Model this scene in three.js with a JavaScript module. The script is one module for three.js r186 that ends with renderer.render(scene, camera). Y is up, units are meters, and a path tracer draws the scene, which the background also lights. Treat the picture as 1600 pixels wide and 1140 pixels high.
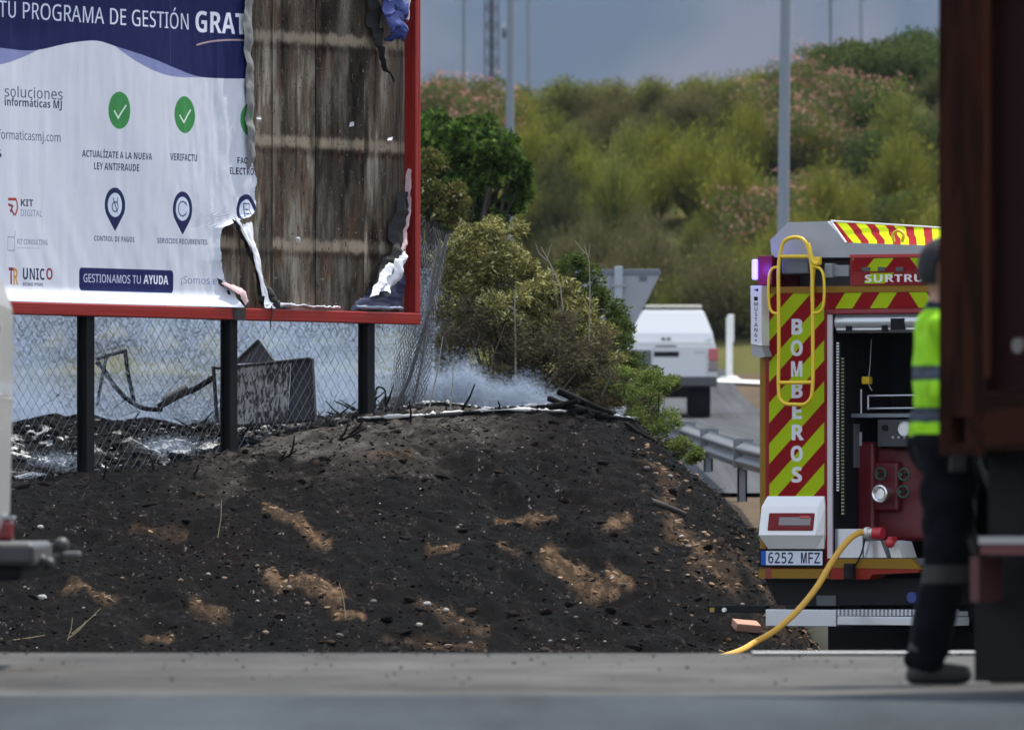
import * as THREE from 'three';
import { mergeGeometries, mergeVertices } from 'three/addons/utils/BufferGeometryUtils.js';
import { RoundedBoxGeometry } from 'three/addons/geometries/RoundedBoxGeometry.js';
import { MarchingCubes } from 'three/addons/objects/MarchingCubes.js';

// ---------- camera, sky, sun, exposure ----------
const F = 16000, HZ = 770, EYE = 0.77;                 // focal length and horizon row in photo pixels, eye height in metres
const scene = new THREE.Scene();
const camera = new THREE.PerspectiveCamera(2 * Math.atan(570 / F) * 180 / Math.PI, 1024 / 729, 1, 16000);
camera.position.set(0, EYE, 0);
camera.rotation.x = Math.atan((HZ - 570) / F);
camera.focus = 80; camera.userData.fStop = 7.6;
const renderer = new THREE.WebGLRenderer({ antialias: true });
renderer.setSize(1024, 729);
renderer.toneMapping = THREE.LinearToneMapping;
renderer.toneMappingExposure = 1.7;
renderer.shadowMap.enabled = true;
const SUN = new THREE.Vector3(0.31, 0.88, -0.32).normalize(), SKY = 1.3;
{ // hazy summer sky: pale towards the horizon, soft brightness round the sun
  const W = 512, H = 256, d = new Float32Array(W * H * 4);
  for (let j = 0; j < H; j++) for (let i = 0; i < W; i++) {
    const el = ((j + 0.5) / H - 0.5) * Math.PI, az = ((i + 0.5) / W - 0.5) * 2 * Math.PI, y = Math.sin(el), c = Math.cos(el) * Math.cos(az) * SUN.x + y * SUN.y + Math.cos(el) * Math.sin(az) * SUN.z;
    const t = Math.pow(Math.min(1, Math.max(0, y)), 0.45), glow = 0.35 * Math.exp((c - 1) * 9) + 0.5 * Math.exp((c - 1) * 60), k = (j * W + i) * 4;
    d[k] = (0.69 + (0.35 - 0.69) * t + glow) * SKY; d[k + 1] = (0.72 + (0.42 - 0.72) * t + glow * 0.97) * SKY; d[k + 2] = (0.76 + (0.545 - 0.76) * t + glow * 0.9) * SKY; d[k + 3] = 1;
  }
  const t = new THREE.DataTexture(d, W, H, THREE.RGBAFormat, THREE.FloatType); t.mapping = THREE.EquirectangularReflectionMapping; t.magFilter = t.minFilter = THREE.LinearFilter; t.needsUpdate = true;
  scene.background = t; scene.environment = t;
}
const sun = new THREE.DirectionalLight(new THREE.Color(1, 0.95, 0.86), 3.5);
sun.position.copy(SUN).multiplyScalar(120).add(new THREE.Vector3(0, 0, -80)); sun.target.position.set(0, 0, -80);
sun.castShadow = true; sun.shadow.radius = 1.2;
Object.assign(sun.shadow.camera, { left: -60, right: 60, top: 60, bottom: -60, near: 1, far: 400 });
scene.add(sun, sun.target);
scene.fog = new THREE.FogExp2(new THREE.Color(0.58, 0.73, 1.0), 0.000045);

// ---------- helpers ----------
function rng(seed) { let a = seed >>> 0; return () => { a = (a + 0x6D2B79F5) | 0; let t = Math.imul(a ^ (a >>> 15), 1 | a); t = (t + Math.imul(t ^ (t >>> 7), 61 | t)) ^ t; return ((t ^ (t >>> 14)) >>> 0) / 4294967296; }; }
const R = rng(20240611);
const rr = (a, b, r = R) => a + (b - a) * r();
const clamp = (x, a = 0, b = 1) => Math.min(b, Math.max(a, x));
const lerp = (a, b, t) => a + (b - a) * t;
const sstep = (a, b, x) => { const t = clamp((x - a) / (b - a)); return t * t * (3 - 2 * t); };
function hash(ix, iy, iz) { let h = Math.imul(ix, 374761393) + Math.imul(iy, 668265263) + Math.imul(iz, 2147483647 ^ 0x5bd1e995); h = Math.imul(h ^ (h >>> 13), 1274126177); return ((h ^ (h >>> 16)) >>> 0) / 4294967296; }
function noise(x, y, z = 0) {                           // value noise, -1..1
  const ix = Math.floor(x), iy = Math.floor(y), iz = Math.floor(z); let fx = x - ix, fy = y - iy, fz = z - iz;
  fx = fx * fx * (3 - 2 * fx); fy = fy * fy * (3 - 2 * fy); fz = fz * fz * (3 - 2 * fz);
  const l = (k) => lerp(lerp(hash(ix, iy, k), hash(ix + 1, iy, k), fx), lerp(hash(ix, iy + 1, k), hash(ix + 1, iy + 1, k), fx), fy);
  return (fz > 0 ? lerp(l(iz), l(iz + 1), fz) : l(iz)) * 2 - 1;
}
function fbm(x, y, z = 0, o = 4) { let s = 0, a = 0.5, n = 0; z = Math.floor(z); for (let i = 0; i < o; i++) { s += a * noise(x, y, z + i * 13); n += a; x = x * 2.03 + 17.1; y = y * 2.03 - 9.7; a *= 0.5; } return s / n; }
function fbm3(x, y, z, o = 3) { let s = 0, a = 0.5, n = 0; for (let i = 0; i < o; i++) { s += a * noise(x, y, z); n += a; x = x * 2.03 + 17.1; y = y * 2.03 - 9.7; z = z * 2.03; a *= 0.5; } return s / n; }
function curve(list) { return (x) => { if (x <= list[0][0]) return list[0][1]; for (let i = 1; i < list.length; i++) if (x <= list[i][0]) { const t = (x - list[i - 1][0]) / (list[i][0] - list[i - 1][0]); return lerp(list[i - 1][1], list[i][1], t); } return list[list.length - 1][1]; }; }
const V = (x, y, z) => new THREE.Vector3(x, y, z);
const P = (px, py, d) => V((px - 800) / F * d, EYE + (HZ - py) / F * d, -d);   // the point in that direction at that distance
const X = (px, d) => (px - 800) / F * d;
function mat(color, rough = 0.8, o = {}) { const m = new THREE.MeshPhysicalMaterial({ color: Array.isArray(color) ? new THREE.Color().setRGB(...color) : new THREE.Color(color), roughness: rough, metalness: 0, side: THREE.DoubleSide, ...o }); return m; }
const taken = {};
function numbered(n) { const k = taken[n] = (taken[n] ?? -1) + 1; return k ? n + '_' + String(k).padStart(3, '0') : n; }
function shade(o) { o.traverse((c) => { if (c.isMesh) { c.castShadow = true; c.receiveShadow = true; } }); return o; }
function thing(name, label, category, pos = [0, 0, 0], group) {
  const o = new THREE.Group(); o.name = numbered(name); scene.add(o); o.position.set(...pos); o.userData = { label, category }; if (group) o.userData.group = group; return o;
}
function flat(g) { const n = g.index ? g.toNonIndexed() : g; for (const k of Object.keys(n.attributes)) if (!['position', 'normal', 'uv', 'color'].includes(k)) n.deleteAttribute(k); return n; }
function join(list) { list = list.map(flat); const all = list.every((g) => g.attributes.uv), col = list.every((g) => g.attributes.color); for (const g of list) { if (!all) g.deleteAttribute('uv'); if (!col) g.deleteAttribute('color'); } return list.length === 1 ? list[0] : mergeGeometries(list); }
function part(name, geo, m, parent, label) {
  const o = new THREE.Mesh(Array.isArray(geo) ? join(geo) : geo, m); o.name = name; o.castShadow = o.receiveShadow = true; parent.add(o); if (label) o.userData.label = label; return o;
}
function single(name, label, category, geo, m, group) { const o = part(numbered(name), geo, m, scene); o.userData = { label, category }; if (group) o.userData.group = group; return o; }
function struct(name, geo, m) { const o = part(name, geo, m, scene); o.userData.kind = 'structure'; return o; }
function copy(o, label) { const c = o.clone(); c.name = numbered(o.name.replace(/_\d{3}$/, '')); c.userData = { ...o.userData }; if (label) c.userData.label = label; scene.add(c); return c; }
const box = (w, h, d, x = 0, y = 0, z = 0, r = 0) => (r ? new RoundedBoxGeometry(w, h, d, 2, r) : new THREE.BoxGeometry(w, h, d)).translate(x, y, z);
const bx = (x0, x1, y0, y1, z0, z1, r = 0) => box(Math.abs(x1 - x0), Math.abs(y1 - y0), Math.abs(z1 - z0), (x0 + x1) / 2, (y0 + y1) / 2, (z0 + z1) / 2, r);
const cyl = (r, h, x, y, z, axis = 'y', n = 20, r2 = r) => { const g = new THREE.CylinderGeometry(r2, r, h, n); if (axis === 'z') g.rotateX(Math.PI / 2); if (axis === 'x') g.rotateZ(Math.PI / 2); return g.translate(x, y, z); };
function tube(pts, r, rad = 7, seg = 0, closed = false, smooth = true) {
  pts = pts.map((p) => p.isVector3 ? p : V(...p));
  const c = smooth ? new THREE.CatmullRomCurve3(pts, closed, 'centripetal') : (() => { const k = new THREE.CurvePath(); for (let i = 1; i < pts.length; i++) k.add(new THREE.LineCurve3(pts[i - 1], pts[i])); return k; })();
  return new THREE.TubeGeometry(c, seg || pts.length * 6, r, rad, closed);
}
function stick(a, b, r0, r1 = r0, n = 6) {             // tapered round bar from a to b
  const d = b.clone().sub(a), g = new THREE.CylinderGeometry(r1, r0, d.length(), n, 1); g.translate(0, d.length() / 2, 0);
  g.applyQuaternion(new THREE.Quaternion().setFromUnitVectors(V(0, 1, 0), d.normalize())); return g.translate(a.x, a.y, a.z);
}
function limb(pts, r0, r1, n = 6) { const out = []; for (let i = 1; i < pts.length; i++) { const t0 = (i - 1) / (pts.length - 1), t1 = i / (pts.length - 1); out.push(stick(pts[i - 1], pts[i], lerp(r0, r1, t0), lerp(r0, r1, t1), n)); } return join(out); }
function soup(pos, col, uv) { const g = new THREE.BufferGeometry(); g.setAttribute('position', new THREE.Float32BufferAttribute(pos, 3)); if (col) g.setAttribute('color', new THREE.Float32BufferAttribute(col, 3)); if (uv) g.setAttribute('uv', new THREE.Float32BufferAttribute(uv, 2)); g.computeVertexNormals(); return g; }
function gridGeo(nu, nv, f, colour) {                   // f(u, v) -> [x, y, z]
  const pos = [], uv = [], idx = [], col = [];
  for (let j = 0; j <= nv; j++) for (let i = 0; i <= nu; i++) { const p = f(i / nu, j / nv); pos.push(...p); uv.push(i / nu, j / nv); if (colour) col.push(...colour(p, i / nu, j / nv)); }
  for (let j = 0; j < nv; j++) for (let i = 0; i < nu; i++) { const a = j * (nu + 1) + i, b = a + 1, c = a + nu + 1, d = c + 1; idx.push(a, b, d, a, d, c); }
  const g = new THREE.BufferGeometry(); g.setAttribute('position', new THREE.Float32BufferAttribute(pos, 3)); g.setAttribute('uv', new THREE.Float32BufferAttribute(uv, 2));
  if (colour) g.setAttribute('color', new THREE.Float32BufferAttribute(col, 3));
  g.setIndex(idx); g.computeVertexNormals(); return g;
}
function canvasTex(w, h, draw) { const c = document.createElement('canvas'); c.width = w; c.height = h; draw(c.getContext('2d'), w, h); const t = new THREE.CanvasTexture(c); t.colorSpace = THREE.SRGBColorSpace; t.anisotropy = 8; return t; }
function dataTex(n, m, f, srgb = false) { const d = new Uint8Array(n * m * 4); for (let j = 0; j < m; j++) for (let i = 0; i < n; i++) { const c = f(i, j), k = (j * n + i) * 4; d[k] = clamp(c[0]) * 255; d[k + 1] = clamp(c[1]) * 255; d[k + 2] = clamp(c[2]) * 255; d[k + 3] = 255; } const t = new THREE.DataTexture(d, n, m); t.magFilter = THREE.LinearFilter; t.minFilter = THREE.LinearMipmapLinearFilter; t.generateMipmaps = true; t.wrapS = t.wrapT = THREE.RepeatWrapping; if (srgb) t.colorSpace = THREE.SRGBColorSpace; t.needsUpdate = true; return t; }
const enc = (x) => x <= 0.0031308 ? x * 12.92 : 1.055 * Math.pow(x, 1 / 2.4) - 0.055;
// tiling noise field, n x n values 0..1
function tileNoise(n, freq, oct, seed, sx = 1, sy = 1) {
  const a = new Float32Array(n * n), r = rng(seed); let amp = 1, tot = 0;
  for (let o = 0; o < oct; o++) { const fx = Math.max(1, Math.round(freq * sx)) << o, fy = Math.max(1, Math.round(freq * sy)) << o, t = Float32Array.from({ length: fx * fy }, () => r());
    for (let j = 0; j < n; j++) { const y = j / n * fy, y0 = Math.floor(y), ty = (y - y0) ** 2 * (3 - 2 * (y - y0)), ya = (y0 % fy) * fx, yb = ((y0 + 1) % fy) * fx;
      for (let i = 0; i < n; i++) { const x = i / n * fx, x0 = Math.floor(x), tx = (x - x0) ** 2 * (3 - 2 * (x - x0)), xa = x0 % fx, xb = (x0 + 1) % fx; a[j * n + i] += amp * lerp(lerp(t[ya + xa], t[ya + xb], tx), lerp(t[yb + xa], t[yb + xb], tx), ty); } }
    tot += amp; amp *= 0.55; }
  return a.map((x) => x / tot);
}
const NA = tileNoise(512, 6, 6, 11), NB = tileNoise(512, 24, 4, 12), NV = tileNoise(512, 4, 6, 13, 12, 1);
const bumpA = dataTex(512, 512, (i, j) => { const v = NA[j * 512 + i] * 0.5 + NB[j * 512 + i] * 0.5; return [v, v, v]; });
const grime = (n, lo, hi, f = NA) => dataTex(512, 512, (i, j) => { const v = lerp(lo, hi, sstep(0.25, 0.75, f[j * 512 + i] * 0.7 + NB[j * 512 + i] * 0.3)); return [v, v, v]; });
const paintRough = grime(0, 0.3, 0.65), dirtMap = dataTex(512, 512, (i, j) => { const v = lerp(0.72, 1, sstep(0.3, 0.62, NA[j * 512 + i] * 0.6 + NB[j * 512 + i] * 0.4)); return [v, v * 0.985, v * 0.96]; }, true);
// a vertical plane turned about y by theta, its origin at photo column px0 and distance d0; at(px, py, w) gives local (x, y, w)
function Plane(px0, d0, deg, base = 0) {
  const th = deg * Math.PI / 180, c = Math.cos(th), s = Math.sin(th), x0 = X(px0, d0);
  return { th, x0, d0, base, c, s,
    at(px, py, w = 0) { const k = (px - 800) / F, u = (k * (d0 - w * c) - x0 - w * s) / (c - k * s), d = d0 + u * s - w * c; return V(u, EYE + (HZ - py) / F * d - base, w); },
    world(u, y, w = 0) { return V(x0 + u * c + w * s, y + base, -(d0 + u * s - w * c)); },
    put(o) { o.position.set(x0, base, -d0); o.rotation.y = th; } };
}
const pbox = (pl, px0, py0, px1, py1, w0, w1, r = 0) => { const a = pl.at(px0, py1, w1), b = pl.at(px1, py0, w1), h = pl.at((px0 + px1) / 2, py1, w1), k = pl.at((px0 + px1) / 2, py0, w1); return bx(a.x, b.x, h.y, k.y, w0, w1, r); };
// ---------- ground ----------
const topH = curve([[-9, 0.84], [-5, 0.86], [-4.1, 0.875], [-3.48, 0.9], [-2.9, 1.0], [-2.35, 1.13], [-1.23, 1.43], [-0.55, 1.465], [0.445, 1.465], [0.89, 1.41], [1.1, 1.31], [1.42, 1.04], [1.72, 0.74], [2.0, 0.42], [2.23, -0.1], [2.45, -0.52], [2.7, -0.57]]);
const ridgeD = curve([[-9, 79], [-4.1, 82.2], [-3.48, 83], [-2.35, 85], [-1.23, 87], [-0.55, 88], [0.3, 88.8], [0.9, 88.8], [1.42, 87.5], [2.0, 85], [2.45, 82.5]]);
const baseD = curve([[-9, 70], [-5, 72.5], [0, 75], [2.4, 77]]);
const roadP = curve([[84, -0.57], [92, 0.1], [100, 0.5], [108, 0.6], [113, 0.68], [118, 0.88], [125, 1.14], [150, 1.55], [200, 2.2], [225, 2.95], [240, 3.75], [260, 4.6]]);
const LOW = -0.57;
function moundS(x, d) {                                 // smooth shape of the bank
  const T = topH(x), Rd = ridgeD(x), B = baseD(x), t = clamp((d - B) / (Rd - B));
  let h = LOW + (T - LOW) * Math.pow(Math.sin(t * Math.PI / 2), 1.12);
  if (d > Rd) { const left = lerp(T, 1.5, sstep(Rd, Rd + 7, d)), right = lerp(T, Math.max(roadP(d), Math.min(T, 0.6)), sstep(Rd + 1, 104, d)); h = lerp(left, right, sstep(0.2, 1.2, x)); if (d > 96) h = lerp(h, Math.max(roadP(d), h > 1.2 ? 1.45 : 0), sstep(96, 108, d)); }
  return h;
}
function relief(x, d) {
  const k = sstep(LOW + 0.02, LOW + 0.3, moundS(x, d)), w = fbm(x * 0.5, d * 0.5, 3.3, 2);
  return (0.075 * fbm(x * 1.3 + 4 + w, d * 0.55 + w, 1.5, 3) + 0.06 * Math.pow(Math.abs(fbm(x * 3.1, d * 1.5, 7.7, 3)), 0.8) + 0.05 * (1 - 2.2 * Math.abs(noise(x * 1.5 + d * 0.42 + 0.5 * w, d * 0.22, 21))) - 0.016 + 0.03 * fbm(x * 5.5, d * 3.2, 33, 2) + 0.02 * fbm(x * 12, d * 7, 2.5, 2) - 0.032) * k;
}
const isoHit = (px, py) => { let d = 70; const y = (dd) => EYE + (HZ - py) / F * dd; for (; d < 100; d += 0.02) if (moundS(X(px, d), d) >= y(d)) break; return d; };
// bare earth showing through the char: strokes [px, py, px, py, half width in px, strength]
const bare = [[415, 800, 470, 815, 7, 1], [465, 812, 512, 852, 9, 1], [418, 902, 470, 905, 9, 1], [470, 908, 530, 938, 9, 1], [528, 964, 566, 966, 7, 1], [100, 916, 178, 930, 7, 0.8], [30, 752, 40, 750, 6, 0.8], [780, 796, 830, 796, 6, 0.9], [830, 800, 868, 806, 8, 0.9], [858, 862, 905, 880, 14, 1], [900, 880, 930, 908, 16, 1], [955, 888, 985, 912, 9, 1], [950, 815, 982, 802, 8, 1], [670, 854, 715, 858, 6, 0.7], [780, 852, 806, 862, 8, 0.7], [1040, 735, 1050, 830, 12, 0.55], [1060, 830, 1100, 870, 18, 0.65], [1090, 880, 1140, 915, 18, 0.55], [300, 938, 350, 945, 8, 0.5], [655, 950, 705, 958, 7, 0.5], [700, 975, 760, 985, 7, 0.45], [940, 905, 960, 915, 10, 0.7], [1000, 720, 1040, 740, 8, 0.5], [230, 985, 265, 990, 6, 0.6], [1200, 985, 1270, 1005, 14, 0.4], [1150, 860, 1200, 930, 14, 0.4], [600, 1000, 760, 1010, 5, 0.4], [210, 820, 290, 832, 6, 0.35], [560, 700, 640, 705, 6, 0.3]]
  .map(([a, b, c, e, w, s]) => { const d0 = isoHit(a, b), d1 = isoHit(c, e); return [X(a, d0), d0 * 0.17, X(c, d1), d1 * 0.17, w / F * 82, s]; });
function bareAt(x, d) { const y = d * 0.17; let v = 0; for (const [ax, ay, bx_, by, w, s] of bare) { if (x < Math.min(ax, bx_) - 0.25 || x > Math.max(ax, bx_) + 0.25) continue; const dx = bx_ - ax, dy = by - ay, t = clamp(((x - ax) * dx + (y - ay) * dy) / (dx * dx + dy * dy + 1e-9)), q = Math.hypot(x - ax - dx * t, y - ay - dy * t) / w; if (q < 2.6) { const f = fbm(x * 6.5, d * 2.3, 5.1, 3), n = fbm(x * 24, d * 8, 9.3, 2); v = Math.max(v, s * sstep(1.5, 0.1, q + 1.4 * f + 0.7 * n) * (0.3 + 0.7 * sstep(-0.4, 0.35, n + f))); }; } return v; }
const mound = (x, d) => moundS(x, d) + relief(x, d) + 0.022 * bareAt(x, d);
const hit = (px, py) => { let d = 70; for (; d < 104; d += 0.01) if (mound(X(px, d), d) >= EYE + (HZ - py) / F * d) break; return V(X(px, d), mound(X(px, d), d), -d); };

const hillTop = (x) => 10.1 + 0.1 * (x + 2) + 0.35 * fbm(x * 0.12, 3.1, 0, 2);
const ROADX0 = 1.9, ROADX1 = 5.0;
function land(x, d) {                                   // everything outside the bank
  if (d < 50.4) return -0.06;
  let h = d < 62 ? lerp(-0.06, LOW - 0.02, sstep(50.4, 62, d)) : d < 84 ? LOW - 0.02 : roadP(d) - 0.02;
  const bank = x < 2.7 ? moundS(x, d) : -9; if (d > 70 && d < 112 && bank > h) h = lerp(bank - 0.22, h, sstep(104, 112, d));
  const foot = 238 + (x > 8 ? (x - 8) * 0.2 : 0);
  if (d > foot) { const t = (d - foot) / 36; h = t < 1 ? lerp(roadP(foot), hillTop(x), sstep(-0.15, 1, t)) : lerp(hillTop(x), hillTop(x) - 3, sstep(1, 6, t)); }
  if (d > 400) h = lerp(h, 2, sstep(400, 900, d));
  return h;
}
const xs = [], ds = [];
for (let x = -4200; x <= 4200; ) { xs.push(x); const a = Math.abs(x); x += a < 12 ? 0.5 : a < 40 ? 3 : a < 300 ? 30 : 200; }
for (let d = -400; d <= 12500; ) { ds.push(d); d += d < -10 ? 60 : d < 48 ? 10 : d < 112 ? 0.7 : d < 300 ? 2.5 : d < 900 ? 40 : 300; }
const landCol = (x, d) => {
  const n = fbm(x * 0.4, d * 0.25, 9, 4), m = fbm(x * 3, d * 1.2, 4, 3);
  if (d > 200 && d <= 236 && x < 1.6) return [0.03, 0.03, 0.014];
  if (d > 236) { const t = sstep(-0.3, 0.4, n + 0.4 * m); return [lerp(0.06, 0.11, t), lerp(0.065, 0.10, t), lerp(0.02, 0.035, t)]; }
  if (d > 70 && x < 1.4 + (d > 100 ? (d - 100) * 0.002 : 1.6) && d < 200) { const t = 0.5 + 0.5 * m; return [lerp(0.014, 0.03, t), lerp(0.014, 0.03, t), lerp(0.013, 0.018, t)]; }
  if (d > 98) { const t = 0.5 + 0.5 * m; return [lerp(0.06, 0.12, t), lerp(0.045, 0.085, t), lerp(0.03, 0.055, t)]; }
  const t = 0.5 + 0.5 * m; return [lerp(0.05, 0.10, t), lerp(0.045, 0.085, t), lerp(0.04, 0.07, t)];
};
struct('ground', gridGeo(xs.length - 1, ds.length - 1, (u, v) => { const x = xs[Math.round(u * (xs.length - 1))], d = ds[Math.round(v * (ds.length - 1))]; return [x, land(x, d), -d]; }, (p) => landCol(p[0], -p[2])), mat('#ffffff', 0.95, { vertexColors: true, specularIntensity: 0.1 }));

{ // the burnt bank, with its own colour map: char, ash, bare earth
  const MX0 = -6.4, MX1 = 2.9, MD0 = 69.5, MD1 = 100, N = 1536, M = 2048;
  const moundTex = dataTex(N, M, (i, j) => {
    const x = lerp(MX0, MX1, i / (N - 1)), d = lerp(MD0, MD1, j / (M - 1));
    const a = fbm(x * 1.1, d * 0.5, 1, 3), b = noise(x * 14, d * 6, 2) * 0.6 + noise(x * 37, d * 15, 3) * 0.4, c = noise(x * 90, d * 36, 4);
    let v = 0.0036 * (1 + 0.45 * a + 0.42 * b + 0.38 * c), r = v * 1.16, g = v, bl = v * 0.9;
    const pale = sstep(0.35, 0.75, noise(x * 55, d * 24, 14) * 0.5 + noise(x * 21, d * 7, 15) * 0.55) * 0.8; r += pale * 0.014; g += pale * 0.0132; bl += pale * 0.0122;
    const red = sstep(0.15, 0.55, noise(x * 2.3 + 5, d * 1.1, 8) * 0.6 + b * 0.5) * 0.5; r *= 1 + red * 0.5; bl *= 1 - red * 0.15;
    // grey ash on the crown of the bank, ragged outline
    const q = fbm(x * 1.6 + 3, d * 0.8, 12, 4) + 0.35 * b, ash = sstep(-2.9, -1.9, x) * sstep(0.5, -0.7, x) * sstep(ridgeD(x) - 6.0, ridgeD(x) - 0.8, d + 2.4 * q) * sstep(ridgeD(x) + 4.5, ridgeD(x) + 2, d) * sstep(-0.55, 0.35, q + 0.25);
    r = lerp(r, 0.062 + 0.028 * b, ash); g = lerp(g, 0.055 + 0.025 * b, ash); bl = lerp(bl, 0.049 + 0.022 * b, ash);
    const white = d > ridgeD(x) + 0.4 ? sstep(0.28, 0.5, fbm(x * 1.4, d * 1.6, 31, 4) + 0.12 * c) : sstep(0.62, 0.8, b * 0.6 + c * 0.55) * 0.25; r = lerp(r, 0.42, white); g = lerp(g, 0.42, white); bl = lerp(bl, 0.42, white);
    const e = bareAt(x, d), k = 1 + 0.35 * b + 0.3 * c; r = lerp(r, 0.125 * k, e); g = lerp(g, 0.079 * k, e); bl = lerp(bl, 0.047 * k, e);
    return [enc(Math.max(r, 0.004)), enc(Math.max(g, 0.004)), enc(Math.max(bl, 0.004))];
  }, true);
  const mb = bumpA.clone(); mb.repeat.set(24, 34); mb.needsUpdate = true;
  const g = gridGeo(330, 760, (u, v) => { const x = lerp(MX0, MX1, u), d = lerp(MD0, MD1, v), edge = sstep(0, 0.03, u) * sstep(1, 0.985, u) * sstep(0, 0.02, v) * sstep(1, 0.98, v); return [x, mound(x, d) - 0.25 * (1 - edge), -d]; });
  struct('burnt_earth_bank', g, mat('#ffffff', 0.97, { map: moundTex, bumpMap: mb, bumpScale: 0.012, specularIntensity: 0.08 }));
}
// ---------- road in front, slip road behind ----------
function roadSheet(name, x0, x1, d0, d1, h, tone, seed, nx = 240, nd = 40, rough = 0.9) {
  const N = 1024, t = dataTex(N, N, (i, j) => { const a = NA[(j & 511) * 512 + (i & 511)], x = i / N, y = j / N, big = fbm(x * 56 + seed, y * 6, seed, 5), c = hash(i, j, seed), st2 = fbm(x * 9 + seed, y * 14, seed + 2, 4), k = 1 + 0.5 * big + 0.34 * st2 + 0.28 * (c - 0.5) + 0.25 * (a - 0.5) + (c > 0.985 ? 0.5 : 0), st = sstep(0.25, 0.5, fbm(x * 90 + seed, y * 9, seed + 5, 3)) * 0.12; return tone.map((v) => enc(v * (k - st))); }, true);
  const b = bumpA.clone(); b.repeat.set((x1 - x0) * 3, (d1 - d0) * 3); b.needsUpdate = true;
  return struct(name, gridGeo(nx, nd, (u, v) => { const d = lerp(d0, d1, v), x = lerp(x0, x1, u); return [x, typeof h === 'function' ? h(x, d) : h, -(v === 1 && name === 'road' ? d + 0.35 * fbm(x * 1.3, 2, 5, 4) : v === 0 && name === 'pavement' ? d - 0.6 : d)]; }), mat('#ffffff', rough, { map: t, bumpMap: b, bumpScale: 0.004, specularIntensity: 0.25 }));
}
roadSheet('road', -14, 14, -20, 38.8, 0.004, [0.033, 0.040, 0.046], 3);
roadSheet('pavement', -14, 14, 38.8, 50.2, (x, d) => -0.004 + 0.012 * fbm(x * 0.6, d * 0.3, 2, 2) * sstep(38.8, 40, d) - 0.06 * sstep(49.6, 50.2, d), [0.070, 0.067, 0.063], 8);
roadSheet('slip_road', ROADX0 - 0.3, ROADX1, 114.5, 240, (x, d) => roadP(d) + 0.03, [0.055, 0.057, 0.061], 12, 10, 200);
{ // painted edge lines of the slip road, worn white line on the pavement edge
  const white = mat([0.62, 0.62, 0.6], 0.8);
  struct('road_marking', gridGeo(24, 1, (u, v) => { const x = lerp(2.2, 7.5, u), d = lerp(233, 234.6, v) - u * 6; return [x, roadP(d) + 0.045, -d]; }), white);
  struct('pavement_edge_line', gridGeo(40, 1, (u, v) => { const x = lerp(1.15, 6, u), d = lerp(48.7, 49.3, v); return [x, 0.011 + 0.012 * fbm(x * 0.6, d * 0.3, 2, 2), -d]; }), mat([0.34, 0.34, 0.33], 0.9));
}
{ // far mountain, seen through haze
  const g = gridGeo(200, 60, (u, v) => { const x = lerp(-3500, 3500, u), d = lerp(6500, 12000, v); return [x, -10 + 1300 * Math.pow(v, 0.8) * (0.85 + 0.2 * fbm(x * 0.0005, d * 0.0004, 2, 3)) + 110 * fbm(x * 0.0016, d * 0.0012, 5, 4), -d]; },
    (p) => { const n = fbm(p[0] * 0.012, p[2] * 0.003, 7, 4), t = sstep(-0.3, 0.4, n); return [lerp(0.008, 0.10, t), lerp(0.016, 0.075, t), lerp(0.02, 0.07, t)]; });
  struct('mountain', g, mat('#ffffff', 1, { vertexColors: true, specularIntensity: 0 }));
}
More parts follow.
